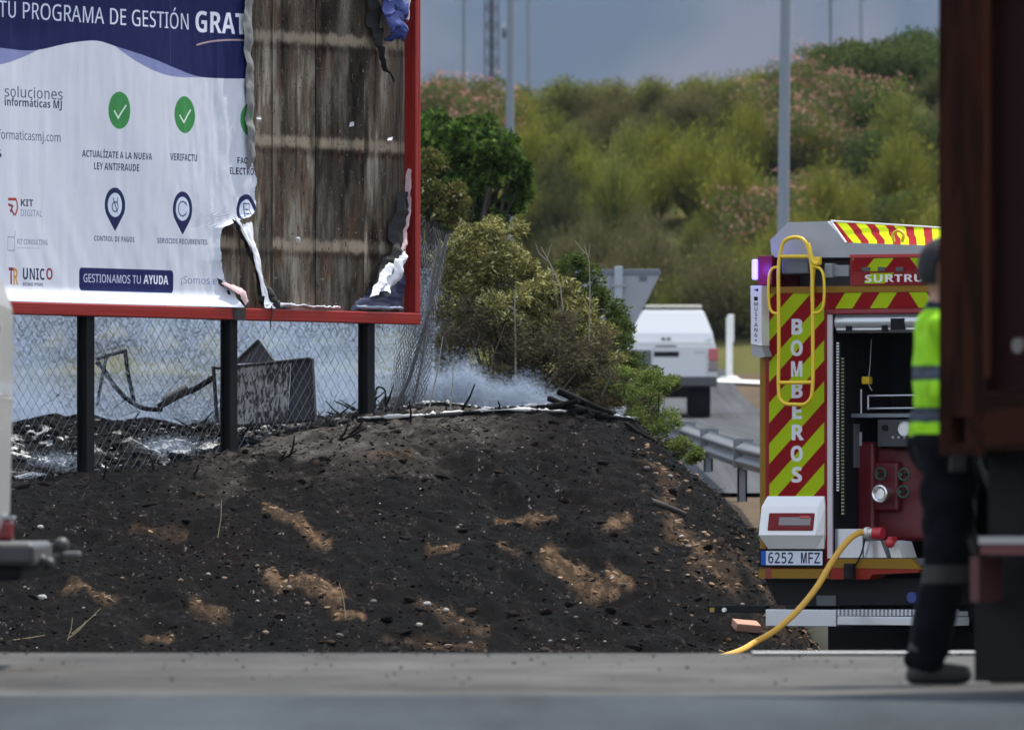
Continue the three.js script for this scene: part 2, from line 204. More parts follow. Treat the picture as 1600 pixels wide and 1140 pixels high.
// ---------- billboard ----------
const BB = Plane(357, 85, 58);
const bbU = (px) => BB.at(px, 500).x, bbY = (px, py) => BB.at(px, py).y;
const steelBlack = mat([0.007, 0.007, 0.008], 0.75, { bumpMap: bumpA, bumpScale: 0.003, specularIntensity: 0.3 });
const red = mat([0.27, 0.017, 0.014], 0.6, { roughnessMap: paintRough, specularIntensity: 0.5 });
{
  const bb = thing('billboard', 'large red framed advertising billboard on black posts with half its banner burnt off', 'billboard'); BB.put(bb);
  const UR = bbU(644), UL = UR - 8.1, Y0 = bbY(357, 481), YB = bbY(357, 500), YT = YB + 3.25;   // frame
  const uIn = bbU(636);
  const beam = part('bottom_beam', bx(UL, UR, YB, Y0, -0.06, 0.09, 0.012), red, bb);
  part('scorch_mark', gridGeo(6, 6, (u, v) => { const x = lerp(bbU(350), bbU(368), u) + 0.02 * noise(v * 3, u), y = lerp(YB + 0.002, Y0 - 0.002, v); return [x, y, 0.0925]; }), mat([0.02, 0.016, 0.015], 0.9), beam);
  part('frame_post', bx(uIn, UR - 0.001, Y0, YT, -0.06, 0.088, 0.01), red, bb);
  part('frame_post', bx(UL, UL + 0.09, Y0, YT, -0.06, 0.088, 0.01), red, bb);
  part('top_beam', bx(UL, UR, YT, YT + 0.1, -0.06, 0.09, 0.012), red, bb);
  for (const [px, py, w] of [[-108, 760, 26], [134, 750, 25], [358, 706, 22], [573, 655, 23]]) {       // I-shaped posts
    const u = bbU(px), base = bbY(px, py) - 0.5, hw = 0.053;
    part('post', [bx(u - hw, u + hw, base, YB, 0.035, 0.046), bx(u - hw, u + hw, base, YB, -0.055, -0.044), bx(u - 0.006, u + 0.006, base, YB, -0.044, 0.035)], steelBlack, bb);
    part('base_plate', bx(u - hw * 1.5, u + hw * 1.5, base + 0.44, base + 0.455, -0.1, 0.09), steelBlack, bb);
  }
  for (const px of [-108, 134, 358, 573]) part('back_strut', bx(bbU(px) - 0.05, bbU(px) + 0.05, YB, YT, -0.2, -0.12), steelBlack, bb);
  for (const y of [0.50, 1.37, 2.24]) part('batten', bx(UL + 0.1, uIn - 0.02, Y0 + y, Y0 + y + 0.08, -0.115, -0.065), steelBlack, bb);
  // boards behind the banner; heat-stained, pale where a batten kept them cool
  const woodTex = (seed) => dataTex(256, 512, (i, j) => {
    const x = i / 256, y = j / 512, g = fbm(x * 13 + seed * 7, y * 11 + seed, seed, 5), f = fbm(x * 46 + seed, y * 34, seed + 3, 3), s = fbm(x * 3.4 + seed * 3, y * 5, seed + 9, 4), sp = noise(x * 60 + seed, y * 110, 4);
    let r = 0.105, gg = 0.082, b = 0.060; const k = (1 + 0.45 * g + 0.4 * f) * (1 + 0.8 * s) * ({ 7: 0.6, 13: 1.3, 4: 1.2, 10: 1.0 })[seed]; r *= k; gg *= k; b *= k;
    const grey = sstep(0.0, 0.45, s + 0.4 * g + (x < 0.3 ? 0.22 : 0)); r = lerp(r, 0.16 * k, grey * 0.7); gg = lerp(gg, 0.146 * k, grey * 0.7); b = lerp(b, 0.122 * k, grey * 0.7);
    const rust = sstep(0.22, 0.5, fbm(x * 7 + seed, y * 9, seed + 21, 4)); r = lerp(r, 0.085, rust * 0.6); gg = lerp(gg, 0.038, rust * 0.6); b = lerp(b, 0.022, rust * 0.6);
    for (const c of [0.172, 0.447, 0.725]) { const q = Math.abs(y - c - 0.006 * fbm(x * 6 + seed, c * 50, 2, 3)) / 0.016, w = sstep(1.3, 0.3, q + 0.6 * g) * 0.85; r = lerp(r, 0.30, w); gg = lerp(gg, 0.245, w); b = lerp(b, 0.18, w); const dk = sstep(1.0, 0.2, Math.abs(y - c + 0.026) / 0.014 + 0.5 * g) * 0.6; r *= 1 - dk * 0.5; gg *= 1 - dk * 0.6; b *= 1 - dk * 0.6; }
    const soot = Math.max(sstep(0.05, 0.5, fbm(x * 3 + seed * 5, y * 5, seed + 40, 4)) * 0.72, sstep(0.15, 0.5, fbm(x * 9 + seed * 3, y * 3.5, seed + 60, 4)) * 0.45); r *= 1 - soot; gg *= 1 - soot; b *= 1 - soot;
    if (sp > 0.86) { r = gg = b = 0.2; } if (sp < -0.78) { r *= 0.3; gg *= 0.3; b *= 0.3; }
    return [enc(Math.max(r, 0.004)), enc(Math.max(gg, 0.004)), enc(Math.max(b, 0.004))];
  }, true);
  const edges = [-110, -20, 70, 150, 235, 315, 378, 429, 496, 572, 626, 636.5].map(bbU), bw = [1, 2, 3, 4].map((s) => mat('#ffffff', 0.9, { map: woodTex(s * 3 + 1), bumpMap: bumpA, bumpScale: 0.006, specularIntensity: 0.12 }));
  for (let i = 0; i + 1 < edges.length; i++) part('backing_board', bx(edges[i] + 0.004, edges[i + 1] - 0.004, Y0 + 0.005, YT, -0.06 + 0.004 * (i % 3), -0.03 + 0.006 * (i % 3)), bw[(i * 3 + 1) % 4], bb);
  // the printed banner, drawn in metres: canvas column from u, row from y
  const bU0 = UL + 0.09, bU1 = bbU(400), bY0 = Y0, bY1 = YT, CW = 2048, CH = 1024, sx = CW / (bU1 - bU0), sy = CH / (bY1 - bY0);
  const cx = (px) => (bbU(px) - bU0) * sx, cy = (px, py) => (bY1 - bbY(px, py)) * sy;
  const tex = canvasTex(CW, CH, (g) => {
    g.fillStyle = '#d0d3dc'; g.fillRect(0, 0, CW, CH);
    const wave = (col, pts) => { g.fillStyle = col; g.beginPath(); g.moveTo(0, 0); const q = pts.map(([a, b]) => [cx(a), cy(a, b)]); g.lineTo(0, q[0][1]); g.lineTo(...q[0]); for (let i = 1; i < q.length - 1; i++) g.quadraticCurveTo(...q[i], (q[i][0] + q[i + 1][0]) / 2, (q[i][1] + q[i + 1][1]) / 2); g.lineTo(...q[q.length - 1]); g.lineTo(CW, 0); g.fill(); };
    wave('#8389b4', [[-60, 112], [-10, 102], [12, 98], [40, 88], [70, 73], [110, 66], [150, 62], [172, 66], [190, 82], [220, 102], [255, 117], [285, 121], [310, 120], [345, 122], [400, 122]]);
    wave('#141c4e', [[-60, 66], [0, 74], [40, 79], [66, 77], [85, 72], [110, 66], [150, 61], [175, 71], [205, 80], [240, 92], [275, 107], [305, 119], [335, 122], [400, 123]]);
    const text = (s, a, b, base, cap, col, font = 'sans-serif', w = '') => { const h = cap / F * BB.world(bbU((a + b) / 2), 0).z * -1 * sy, x0 = cx(a), x1 = cx(b), y = cy((a + b) / 2, base); g.save(); g.font = `${w} 100px ${font}`; const m = g.measureText(s).width; g.translate(x0, y); g.scale((x1 - x0) / m, h / 72); g.fillStyle = col; g.fillText(s, 0, 0); g.restore(); };
    text('TU PROGRAMA DE GESTIÓN', -1, 297, 36, 26, '#dbe0ee'); text('GRATIS', 303, 408, 52.5, 33, '#e6eaf4', 'sans-serif', 'bold');
    g.strokeStyle = '#b59a9a'; g.lineWidth = 5; g.beginPath(); g.moveTo(cx(306), cy(306, 70)); g.quadraticCurveTo(cx(345), cy(345, 57), cx(400), cy(400, 65)); g.stroke();
    text('soluciones', 6, 100, 153, 17, '#51546a'); text('informáticas MJ', 6, 99, 167, 12, '#33364f', 'sans-serif', 'bold');
    text('solucionesinformaticasmj.com', -74, 97, 217, 14, '#4a4f66'); text('695', -52, 3, 246, 15, '#343a58', 'sans-serif', 'bold');
    const circ = (px, py, hpx, col) => { g.fillStyle = col; g.beginPath(); g.arc(cx(px), cy(px, py), hpx / F * 84 * sy, 0, 7); g.save(); g.restore(); g.fill(); };
    const ell = (px, py, hpx, f) => { const r = hpx / F * 84; g.save(); g.translate(cx(px), cy(px, py)); g.scale(r * sx, r * sy); g.beginPath(); f(); g.restore(); };
    for (const [px, py] of [[185, 172], [287, 179], [388, 186]]) {
      ell(px, py, 29, () => { g.fillStyle = '#3f8a4b'; g.arc(0, 0, 1, 0, 7); g.fill(); g.strokeStyle = '#dfe9df'; g.lineWidth = 0.11; g.beginPath(); g.moveTo(-0.5, 0.02); g.lineTo(-0.12, 0.42); g.lineTo(0.62, -0.3); g.stroke(); });
    }
    text('ACTUALÍZATE A LA NUEVA', 129, 235, 247, 10.5, '#3d4160', 'sans-serif', 'bold'); text('LEY ANTIFRAUDE', 147, 216, 266, 11, '#3d4160', 'sans-serif', 'bold'); text('VERIFACTU', 264, 307, 251, 11, '#3d4160', 'sans-serif', 'bold');
    text('FACTURA', 366, 404, 256, 10, '#2d304a', 'sans-serif', 'bold'); text('ELECTRÓNICA', 355, 412, 273, 11, '#2d304a', 'sans-serif', 'bold');
    for (const [px, py, k] of [[180, 320, 0], [283, 326, 1], [380, 330, 2]]) {
      ell(px, py, 27, () => { g.fillStyle = '#1d2650'; g.arc(0, 0, 1, 0.62, Math.PI - 0.62, true); g.lineTo(0, 1.5); g.closePath(); g.fill(); g.beginPath(); g.fillStyle = '#cfd6e4'; g.arc(0, 0, 0.7, 0, 7); g.fill(); g.strokeStyle = '#4a5070'; g.lineWidth = 0.08; g.beginPath();
        if (k === 0) { g.arc(0, 0.1, 0.28, 0, 7); g.moveTo(-0.2, -0.4); g.lineTo(0.2, 0.4); g.moveTo(0.25, -0.45); g.lineTo(0.2, -0.1); } else if (k === 1) { g.arc(0, 0, 0.42, 0.4, 5.6); g.moveTo(0.42, -0.2); g.lineTo(0.3, -0.4); } else { g.rect(-0.3, -0.45, 0.6, 0.9); g.moveTo(-0.2, -0.1); g.lineTo(0.2, -0.1); g.moveTo(-0.2, 0.15); g.lineTo(0.2, 0.15); } g.stroke(); });
    }
    text('CONTROL DE PAGOS', 148, 210, 377, 8.5, '#565c76', 'sans-serif', 'bold'); text('SERVICIOS RECURRENTES', 244, 321, 381, 8.5, '#565c76', 'sans-serif', 'bold');
    // small partner marks
    text('KIT', 31, 52, 322, 11, '#3c3f55', 'sans-serif', 'bold'); text('DIGITAL', 31, 67, 338, 10, '#80849a');
    g.lineWidth = 7; g.strokeStyle = '#a23b2c'; g.beginPath(); g.moveTo(cx(11), cy(11, 311)); g.lineTo(cx(24), cy(24, 311)); g.quadraticCurveTo(cx(30), cy(30, 324), cx(22), cy(22, 336)); g.stroke(); g.strokeStyle = '#8a3c46'; g.beginPath(); g.moveTo(cx(11), cy(11, 319)); g.lineTo(cx(18), cy(18, 322)); g.lineTo(cx(14), cy(14, 331)); g.moveTo(cx(16), cy(16, 327)); g.lineTo(cx(21), cy(21, 336)); g.stroke();
    text('KIT CONSULTING', 25, 75, 382, 8, '#8b90a2', 'sans-serif', 'bold'); text('asesoramiento digital para tu pyme', 25, 62, 388, 2.5, '#9aa0ae');
    g.strokeStyle = '#9aa3ac'; g.lineWidth = 3; g.strokeRect(cx(10), cy(10, 370), cx(21) - cx(10), cy(10, 391) - cy(10, 370)); g.beginPath(); g.moveTo(cx(21), cy(21, 372)); g.lineTo(cx(23), cy(23, 361)); g.stroke();
    text('T', 11, 20, 444, 26, '#7c2740', 'sans-serif', 'bold'); text('R', 18, 27, 445, 26, '#c08a4a', 'sans-serif', 'bold');
    text('UNIC', 33, 70, 437, 18, '#23284e', 'sans-serif', 'bold'); text('O', 71, 83, 437, 18, '#8a3345', 'sans-serif', 'bold'); text('BONO PYME', 34, 67, 447, 5.5, '#4a4e66', 'sans-serif', 'bold');
    g.fillStyle = '#1b2356'; g.beginPath(); g.roundRect(cx(125), cy(196, 420), cx(269) - cx(125), cy(196, 455.5) - cy(196, 420), 12); g.fill();
    text('GESTIONAMOS TU', 131, 221, 442, 13, '#ccd2e2'); text('AYUDA', 224, 262, 444, 14.5, '#e8ecf5', 'sans-serif', 'bold'); text('¡Somos empresa', 280, 380, 444.5, 11, '#7f86a2');
    g.globalAlpha = 0.05; const r = rng(5); for (let i = 0; i < 1500; i++) { g.fillStyle = r() < 0.5 ? '#6c6a64' : '#ffffff'; g.fillRect(r() * CW, r() * CH, 1 + r() * 3, 10 + r() * 120); } g.globalAlpha = 1;
    g.strokeStyle = 'rgba(150,155,180,0.5)'; g.lineWidth = 2; g.beginPath(); g.moveTo(cx(265), 0); g.lineTo(cx(265), cy(265, 100)); g.stroke();
  });
  const edgeP = curve([[-90, 386], [0, 381], [30, 377], [55, 376], [90, 379], [123, 381], [150, 383], [190, 386], [210, 384], [240, 388], [290, 393], [325, 395], [338, 384], [345, 366], [352, 352], [358, 340], [380, 336], [410, 337], [440, 345], [470, 358], [485, 364]]);
  const NU = 190, NVv = 230;
  const wr = (u, y) => { const r = bbU(380) - u; let w = 0.012 * Math.sin(u * 2.1 + y) + 0.004 * fbm(u * 6, y * 2, 1, 3); w += 0.018 * Math.exp(-r * 1.6) * fbm(u * 16, y * 3.4, 7, 3) + 0.03 * Math.exp(-Math.pow(r / 0.5, 2)); w += 0.006 * Math.max(0, Math.sin((u * 1.6 + y * 1.1) * 9)) * sstep(Y0 + 1.0, Y0 + 0.15, y) * (0.4 + 0.6 * Math.max(0, noise(u * 1.5, y * 1.5, 3))); w += 0.0035 * fbm(u * 12, y * 0.8, 3, 2); return w; };
  const bg = gridGeo(NU, NVv, (a, b) => {
    const y = lerp(Y0 + 0.004, YT, b), row = HZ - (y - EYE) * F / 85.4, ur = bbU(edgeP(row) + 2.6 * fbm(row * 0.05, 3, 2, 5) + 1.4 * Math.abs(noise(row * 0.33, 9))), u = lerp(bU0, ur, Math.pow(a, 0.8));
    const near = Math.exp(-(ur - u) * 14), low = sstep(0.16, 0, y - Y0); return [u, y, wr(u, y) + 0.03 * near * (0.7 + 0.8 * fbm(row * 0.035, 1, 4, 3)) + 0.07 * low * low - 0.002]; });
  { const p = bg.attributes.position, t = bg.attributes.uv; for (let i = 0; i < p.count; i++) t.setXY(i, (p.getX(i) - bU0) / (bU1 - bU0), (p.getY(i) - bY0) / (bY1 - bY0)); }
  part('banner', bg, mat('#ffffff', 0.65, { map: tex, specularIntensity: 0.3 }), bb);
  // torn vinyl: strips given as rows [px, py, w, px, py, w]
  const strip = (rows, n = 26, k = 0.012, seed = 1) => { const A = rows.map((r) => BB.at(r[0], r[1], r[2])), B = rows.map((r) => BB.at(r[3], r[4], r[5])), ca = new THREE.CatmullRomCurve3(A), cb = new THREE.CatmullRomCurve3(B); return gridGeo(8, n * 2, (u, v) => { const a = ca.getPoint(v), b = cb.getPoint(v), p = a.lerp(b, u); const q = k * fbm(p.x * 9 + seed, p.y * 9, seed, 3); return [p.x + q, p.y + k * 0.7 * noise(p.x * 30, p.y * 30, seed), p.z + q * 1.8 + k * Math.sin(u * Math.PI) * 1.5]; }); };
  const vinyl = mat([0.72, 0.72, 0.76], 0.6), navy = mat([0.012, 0.016, 0.06], 0.5), burnt = mat([0.012, 0.011, 0.011], 0.8), pinkish = mat([0.62, 0.42, 0.42], 0.65), blue = mat([0.03, 0.05, 0.22], 0.5);
  part('torn_strip', strip([[380, 350, 0.06, 392, 346, 0.02], [386, 375, 0.07, 398, 380, 0.03], [396, 400, 0.06, 404, 398, 0.02], [405, 430, 0.06, 409, 440, 0.03], [412, 462, 0.07, 420, 470, 0.04], [412, 481, 0.1, 436, 481, 0.06]]), vinyl, bb);
  part('torn_strip', strip([[360, 342, 0.05, 370, 346, 0.03], [372, 362, 0.06, 378, 362, 0.02], [386, 392, 0.05, 394, 388, 0.02], [396, 420, 0.05, 404, 420, 0.02], [400, 450, 0.05, 414, 455, 0.02], [404, 470, 0.06, 424, 478, 0.03]]), burnt, bb);
  part('torn_strip', strip([[364, 338, 0.07, 368, 340, 0.05], [380, 365, 0.09, 384, 364, 0.06], [393, 392, 0.09, 397, 392, 0.06], [401, 425, 0.09, 405, 425, 0.06], [409, 462, 0.09, 414, 462, 0.06]], 20, 0.008, 4), vinyl, bb);
  part('torn_strip', strip([[346, 442, 0.07, 350, 440, 0.03], [362, 452, 0.09, 366, 446, 0.04], [374, 462, 0.1, 378, 452, 0.05], [384, 478, 0.09, 386, 466, 0.04]], 14), pinkish, bb);
  part('torn_strip', strip([[338, 430, 0.03, 346, 450, 0.0], [350, 460, 0.04, 362, 458, 0.0], [362, 481, 0.05, 376, 476, 0.01]], 14, 0.02, 3), burnt, bb);
  part('torn_strip', strip([[410, 474, 0.1, 420, 482, 0.05], [440, 473, 0.1, 442, 481, 0.06], [470, 476, 0.09, 468, 481, 0.04], [500, 478, 0.08, 500, 482.5, 0.04], [530, 479, 0.06, 528, 483, 0.03]], 20, 0.014, 6), vinyl, bb);
  part('torn_strip', strip([[636, 262, 0.06, 641, 268, 0.1], [632, 290, 0.05, 641, 290, 0.1], [634, 320, 0.05, 640, 318, 0.09], [628, 340, 0.04, 638, 345, 0.09], [626, 372, 0.05, 638, 372, 0.1], [616, 392, 0.05, 630, 398, 0.1], [608, 412, 0.05, 618, 418, 0.1]], 30, 0.016, 7), pinkish, bb);
  part('torn_strip', strip([[631, 280, 0.02, 637, 290, 0.06], [626, 330, 0.02, 636, 330, 0.05], [622, 365, 0.01, 630, 370, 0.04], [616, 395, 0.01, 622, 400, 0.03]], 20, 0.02, 8), burnt, bb);
  part('torn_strip', strip([[612, 398, 0.05, 632, 398, 0.02], [596, 424, 0.05, 632, 424, 0.02], [580, 450, 0.04, 631, 450, 0.02], [560, 470, 0.04, 630, 470, 0.02], [545, 482, 0.05, 630, 483, 0.03]], 24, 0.02, 9), navy, bb);
  part('torn_strip', strip([[607, 408, 0.07, 622, 414, 0.1], [596, 428, 0.07, 612, 432, 0.1], [584, 448, 0.07, 600, 446, 0.1], [574, 466, 0.07, 588, 458, 0.09]], 18, 0.02, 10), vinyl, bb);
  part('torn_strip', strip([[556, 477, 0.07, 556, 483, 0.05], [590, 478, 0.08, 590, 484, 0.06], [626, 479, 0.07, 626, 484, 0.05]], 10, 0.01, 11), mat([0.3, 0.34, 0.45], 0.6), bb);
  part('torn_strip', strip([[597, -60, 0.05, 636, -60, 0.05], [594, -10, 0.12, 634, -10, 0.08], [598, 25, 0.14, 632, 22, 0.1], [604, 48, 0.13, 628, 46, 0.09], [611, 62, 0.09, 622, 62, 0.06]], 30, 0.05, 12), blue, bb, 'crumpled dark blue remnant of the banner');
  part('torn_strip', strip([[574, -60, 0.02, 600, -60, 0.02], [575, 10, 0.02, 596, 0, 0.03], [579, 50, 0.02, 598, 40, 0.03], [584, 72, 0.02, 594, 78, 0.03], [598, 110, 0.0, 612, 130, 0.01]], 24, 0.025, 13), burnt, bb);
  part('torn_strip', strip([[626, -20, 0.08, 637, -30, 0.1], [628, 12, 0.08, 636, 8, 0.1], [626, 32, 0.08, 632, 34, 0.1]], 10, 0.03, 14), vinyl, bb);
  part('torn_strip', strip([[384, -60, 0.04, 402, -60, 0.0], [380, 30, 0.06, 394, 20, 0.0], [382, 75, 0.06, 393, 70, 0.0], [384, 120, 0.05, 397, 115, 0.0], [384, 170, 0.05, 396, 180, 0.0], [386, 225, 0.05, 398, 230, 0.0], [384, 262, 0.03, 390, 270, 0.0]], 40, 0.014, 15), mat([0.16, 0.165, 0.16], 0.7), bb);
  part('torn_strip', strip([[396, 425, 0.03, 408, 430, 0.01], [402, 448, 0.04, 420, 452, 0.01], [408, 466, 0.05, 434, 470, 0.02], [416, 481, 0.06, 452, 482, 0.03]], 20, 0.03, 21), burnt, bb);
  part('torn_strip', strip([[622, 300, 0.03, 636, 300, 0.02], [616, 345, 0.04, 634, 350, 0.02], [612, 385, 0.05, 630, 392, 0.02], [598, 416, 0.05, 612, 424, 0.02], [580, 452, 0.04, 596, 456, 0.02]], 26, 0.035, 22), burnt, bb);
  part('torn_strip', strip([[620, 396, 0.08, 634, 384, 0.1], [612, 414, 0.09, 632, 408, 0.11], [604, 436, 0.08, 620, 438, 0.1], [590, 455, 0.08, 604, 462, 0.1]], 18, 0.03, 23), vinyl, bb);
  for (const [px, py, s] of [[401, 186, 3.5], [543, 195, 3], [606, 220, 4], [463, 374, 5]]) { const p = BB.at(px, py, 0.01); part('vinyl_scrap', strip([[px - s * 0.5, py - s * 0.6, 0.0, px + s * 0.2, py - s * 1.3, 0.02], [px - s * 0.3, py, 0.03, px + s * 0.5, py - s * 0.4, 0.025], [px, py + s * 1.1, 0.01, px + s * 0.15, py + s * 0.9, 0.012]], 8, 0.022, px), vinyl, bb); }
  part('hanging_shred', [limb([BB.at(424, 478, 0.1), BB.at(425, 490, 0.11), BB.at(422, 505, 0.11), BB.at(423, 516, 0.12)], 0.008, 0.004)], burnt, bb);
}
// ---------- chain-link fence behind the posts ----------
const wire = mat([0.20, 0.21, 0.225], 0.6), wireDark = mat([0.05, 0.05, 0.052], 0.7);
{
  const FP = Plane(357, 85.45, 58), f = thing('chain_link_fence', 'galvanised chain-link fence behind the billboard posts', 'fence'); FP.put(f);
  const u0 = FP.at(-60, 600).x, u1 = FP.at(600, 600).x, pitch = 0.062, top = FP.at(300, 470).y + 0.25, gy = (u) => { const w = FP.world(u, 0); return moundS(w.x, -w.z) + 0.0; }, geos = [];
  const bar = (a, b, r) => { const d = b.clone().sub(a), g = new THREE.CylinderGeometry(r, r, d.length(), 3, 1, true); g.applyQuaternion(new THREE.Quaternion().setFromUnitVectors(V(0, 1, 0), d.clone().normalize())); return g.translate((a.x + b.x) / 2, (a.y + b.y) / 2, (a.z + b.z) / 2); };
  let k = 0; for (let u = u0; u < u1; u += pitch, k++) { let y = Math.floor(gy(u) / pitch) * pitch - 0.05, i = 0; const off = (q) => 0.02 * noise(q * 1.3, 2); for (; y < top; y += pitch, i++) { const s = (i + k) % 2 ? 1 : 0, a = V(u + (s ? pitch / 2 : -pitch / 2), y, 0.004 + off(u)), b = V(u + (s ? -pitch / 2 : pitch / 2), y + pitch, -0.004 + off(u)); geos.push(bar(a, b, 0.0019)); } }
  const w = part('wire_mesh', geos, wire, f); w.userData.kind = 'stuff';
  for (const px of [-40, 129, 356, 576]) { const u = FP.at(px, 600).x; part('fence_post', cyl(0.022, top - gy(u) + 0.3, u, (top + gy(u) - 0.3) / 2, -0.03), mat([0.12, 0.12, 0.125], 0.6), f); }
  part('tension_wire', [stick(V(u0, top - 0.02, 0), V(u1, top - 0.02, 0), 0.003)], wire, f);
}
{ // the run of fence that has come down beside the billboard, net bunched round its leaning post
  const g = thing('collapsed_fence', 'grey bunched chain-link net sagging from a leaning post beside the billboard', 'fence');
  const T = P(699, 366, 88.6), B0 = P(612, 655, 88.2), geos = [], r = rng(77);
  part('leaning_post', limb([P(604, 668, 88.2), P(640, 590, 88.3), P(672, 480, 88.4), T], 0.018, 0.015, 8), mat([0.06, 0.06, 0.062], 0.7), g);
  part('leaning_post', limb([P(640, 660, 88.3), P(660, 560, 88.4), P(676, 430, 88.5), P(688, 372, 88.5)], 0.012, 0.01, 8), mat([0.10, 0.10, 0.105], 0.6), g);
  const net = (A, B, Cc, D, nu, nv, sag, m, name, d) => { const list = [], pt = (u, v) => { const a = A.clone().lerp(B, u), b = D.clone().lerp(Cc, u), p = a.lerp(b, v); p.x += 0.03 * fbm(u * 3, v * 5, d, 3); p.z += 0.12 * fbm(u * 2.5, v * 2, d + 3, 3) + 0.05 * noise(u * 9, v * 3, d); p.y += sag * Math.sin(u * Math.PI) * (1 - v); return p; };
    for (let i = 0; i <= nu; i++) for (let j = 0; j < nv; j++) { const s = (i + j) % 2; const a = pt((i + (s ? 0.5 : -0.5)) / nu, j / nv), b = pt((i + (s ? -0.5 : 0.5)) / nu, (j + 1) / nv); list.push(stick(a, b, 0.0022, 0.0022, 3)); }
    const o = part(name, list, m, g); o.userData.kind = 'stuff'; };
  net(P(652, 330, 88.9), P(706, 362, 88.7), P(660, 640, 88.3), P(612, 640, 88.2), 26, 46, -0.05, wireDark, 'net_fold', 1);
  net(P(648, 350, 89.2), P(700, 380, 89.0), P(650, 650, 88.5), P(600, 650, 88.4), 30, 44, -0.08, wire, 'net_fold', 5);
  net(P(640, 500, 88.2), P(680, 470, 88.3), P(664, 648, 88.0), P(622, 655, 88.0), 16, 30, -0.02, wireDark, 'net_fold', 9);
}
// ---------- burnt debris ----------
const char = mat([0.009, 0.0085, 0.0085], 0.9, { bumpMap: bumpA, bumpScale: 0.01, specularIntensity: 0.2 }), ashWhite = mat([0.52, 0.51, 0.5], 0.95), charGrey = mat([0.05, 0.048, 0.046], 0.9);
{
  const d = 87.6, g = thing('burnt_pipe_frame', 'bent black pipe frame standing burnt behind the fence', 'debris');
  part('pipe', tube([P(149, 562, d), P(165, 556, d), P(196, 548, d + 0.1)], 0.016, 8), char, g);
  part('leg', tube([P(195, 547, d + 0.1), P(199, 580, d), P(210, 632, d)], 0.018, 8), char, g);
  part('leg', tube([P(166, 556, d), P(159, 590, d), P(151, 634, d)], 0.014, 8), char, g);
  part('bent_rail', tube([P(150, 565, d), P(160, 575, d), P(180, 605, d), P(202, 626, d), P(222, 637, d), P(252, 640, d - 0.1)], 0.02, 8), char, g);
  const b = thing('charred_beam', 'charred beam propped against the scorched metal cabinet behind the fence', 'beam');
  part('plank', limb([P(246, 636, d + 0.3), P(278, 618, d + 0.3), P(306, 607, d + 0.3), P(333, 590, d + 0.3)], 0.03, 0.026, 5), char, b); part('plank', limb([P(254, 628, d + 0.2), P(294, 607, d + 0.2)], 0.045, 0.04, 4), charGrey, b);
}
{
  const t = dataTex(256, 256, (i, j) => { const x = i / 256, y = j / 256, s = fbm(x * 44, y * 13, 3, 4), q = fbm(x * 3, y * 3, 8, 3), l = sstep(-0.15, 0.45, s * 0.9 + 0.45 * (1 - Math.abs(x - 0.42) * 2.2) - 0.02 + 0.5 * q), c = noise(x * 60, y * 30, 2); const v = lerp(0.035, 0.34, clamp(l * 1.5)) * (1 + 0.3 * c); return [enc(v * 1.02), enc(v), enc(v * 0.94)]; }, true);
  const CP = Plane(425, 87.4, -8), g = thing('scorched_cabinet', 'scorched pale metal cabinet lying burnt out behind the fence', 'cabinet'); CP.put(g);
  const a = CP.at(345, 575), b = CP.at(485, 560), c = CP.at(490, 655), e = CP.at(342, 668), rim = mat([0.015, 0.015, 0.015], 0.7);
  const quad = (p, q, r_, s, w, nx = 10) => gridGeo(nx, nx, (u, v) => { const lo = s.clone().lerp(r_, u), hi = p.clone().lerp(q, u), k = lo.lerp(hi, v); return [k.x, k.y, w + 0.015 * fbm(k.x * 4, k.y * 4, 2, 2)]; });
  const m1 = V(lerp(a.x, b.x, 0.78), lerp(a.y, b.y, 0.78), 0), m2 = V(lerp(e.x, c.x, 0.72), lerp(e.y, c.y, 0.72), 0);
  part('front_panel', quad(a, m1, m2, e, 0), mat('#ffffff', 0.8, { map: t }), g); part('door_panel', quad(m1, b, c, m2, -0.02), mat([0.025, 0.026, 0.03], 0.6), g);
  const back = (v) => V(v.x + 0.01, v.y, -0.12);
  part('side_panel', soup([...b.toArray(), ...c.toArray(), ...back(c).toArray(), ...b.toArray(), ...back(c).toArray(), ...back(b).toArray()]), rim, g); part('top_panel', soup([...a.toArray(), ...b.toArray(), ...back(b).toArray(), ...a.toArray(), ...back(b).toArray(), ...back(a).toArray()]), rim, g);
  part('rim', [stick(a, b, 0.016), stick(b, c, 0.014), stick(e, c, 0.016), stick(CP.at(333, 572, 0.02), CP.at(339, 660, 0.02), 0.018), stick(CP.at(332, 574, 0.02), a, 0.014)], rim, g);
  part('lid', [soup([...CP.at(366, 568, -0.3).toArray(), ...CP.at(402, 532, -0.4).toArray(), ...CP.at(426, 566, -0.3).toArray()]), stick(CP.at(366, 566, -0.29), CP.at(403, 531, -0.39), 0.012), stick(CP.at(403, 531, -0.39), CP.at(426, 563, -0.29), 0.012)], charGrey, g);
}
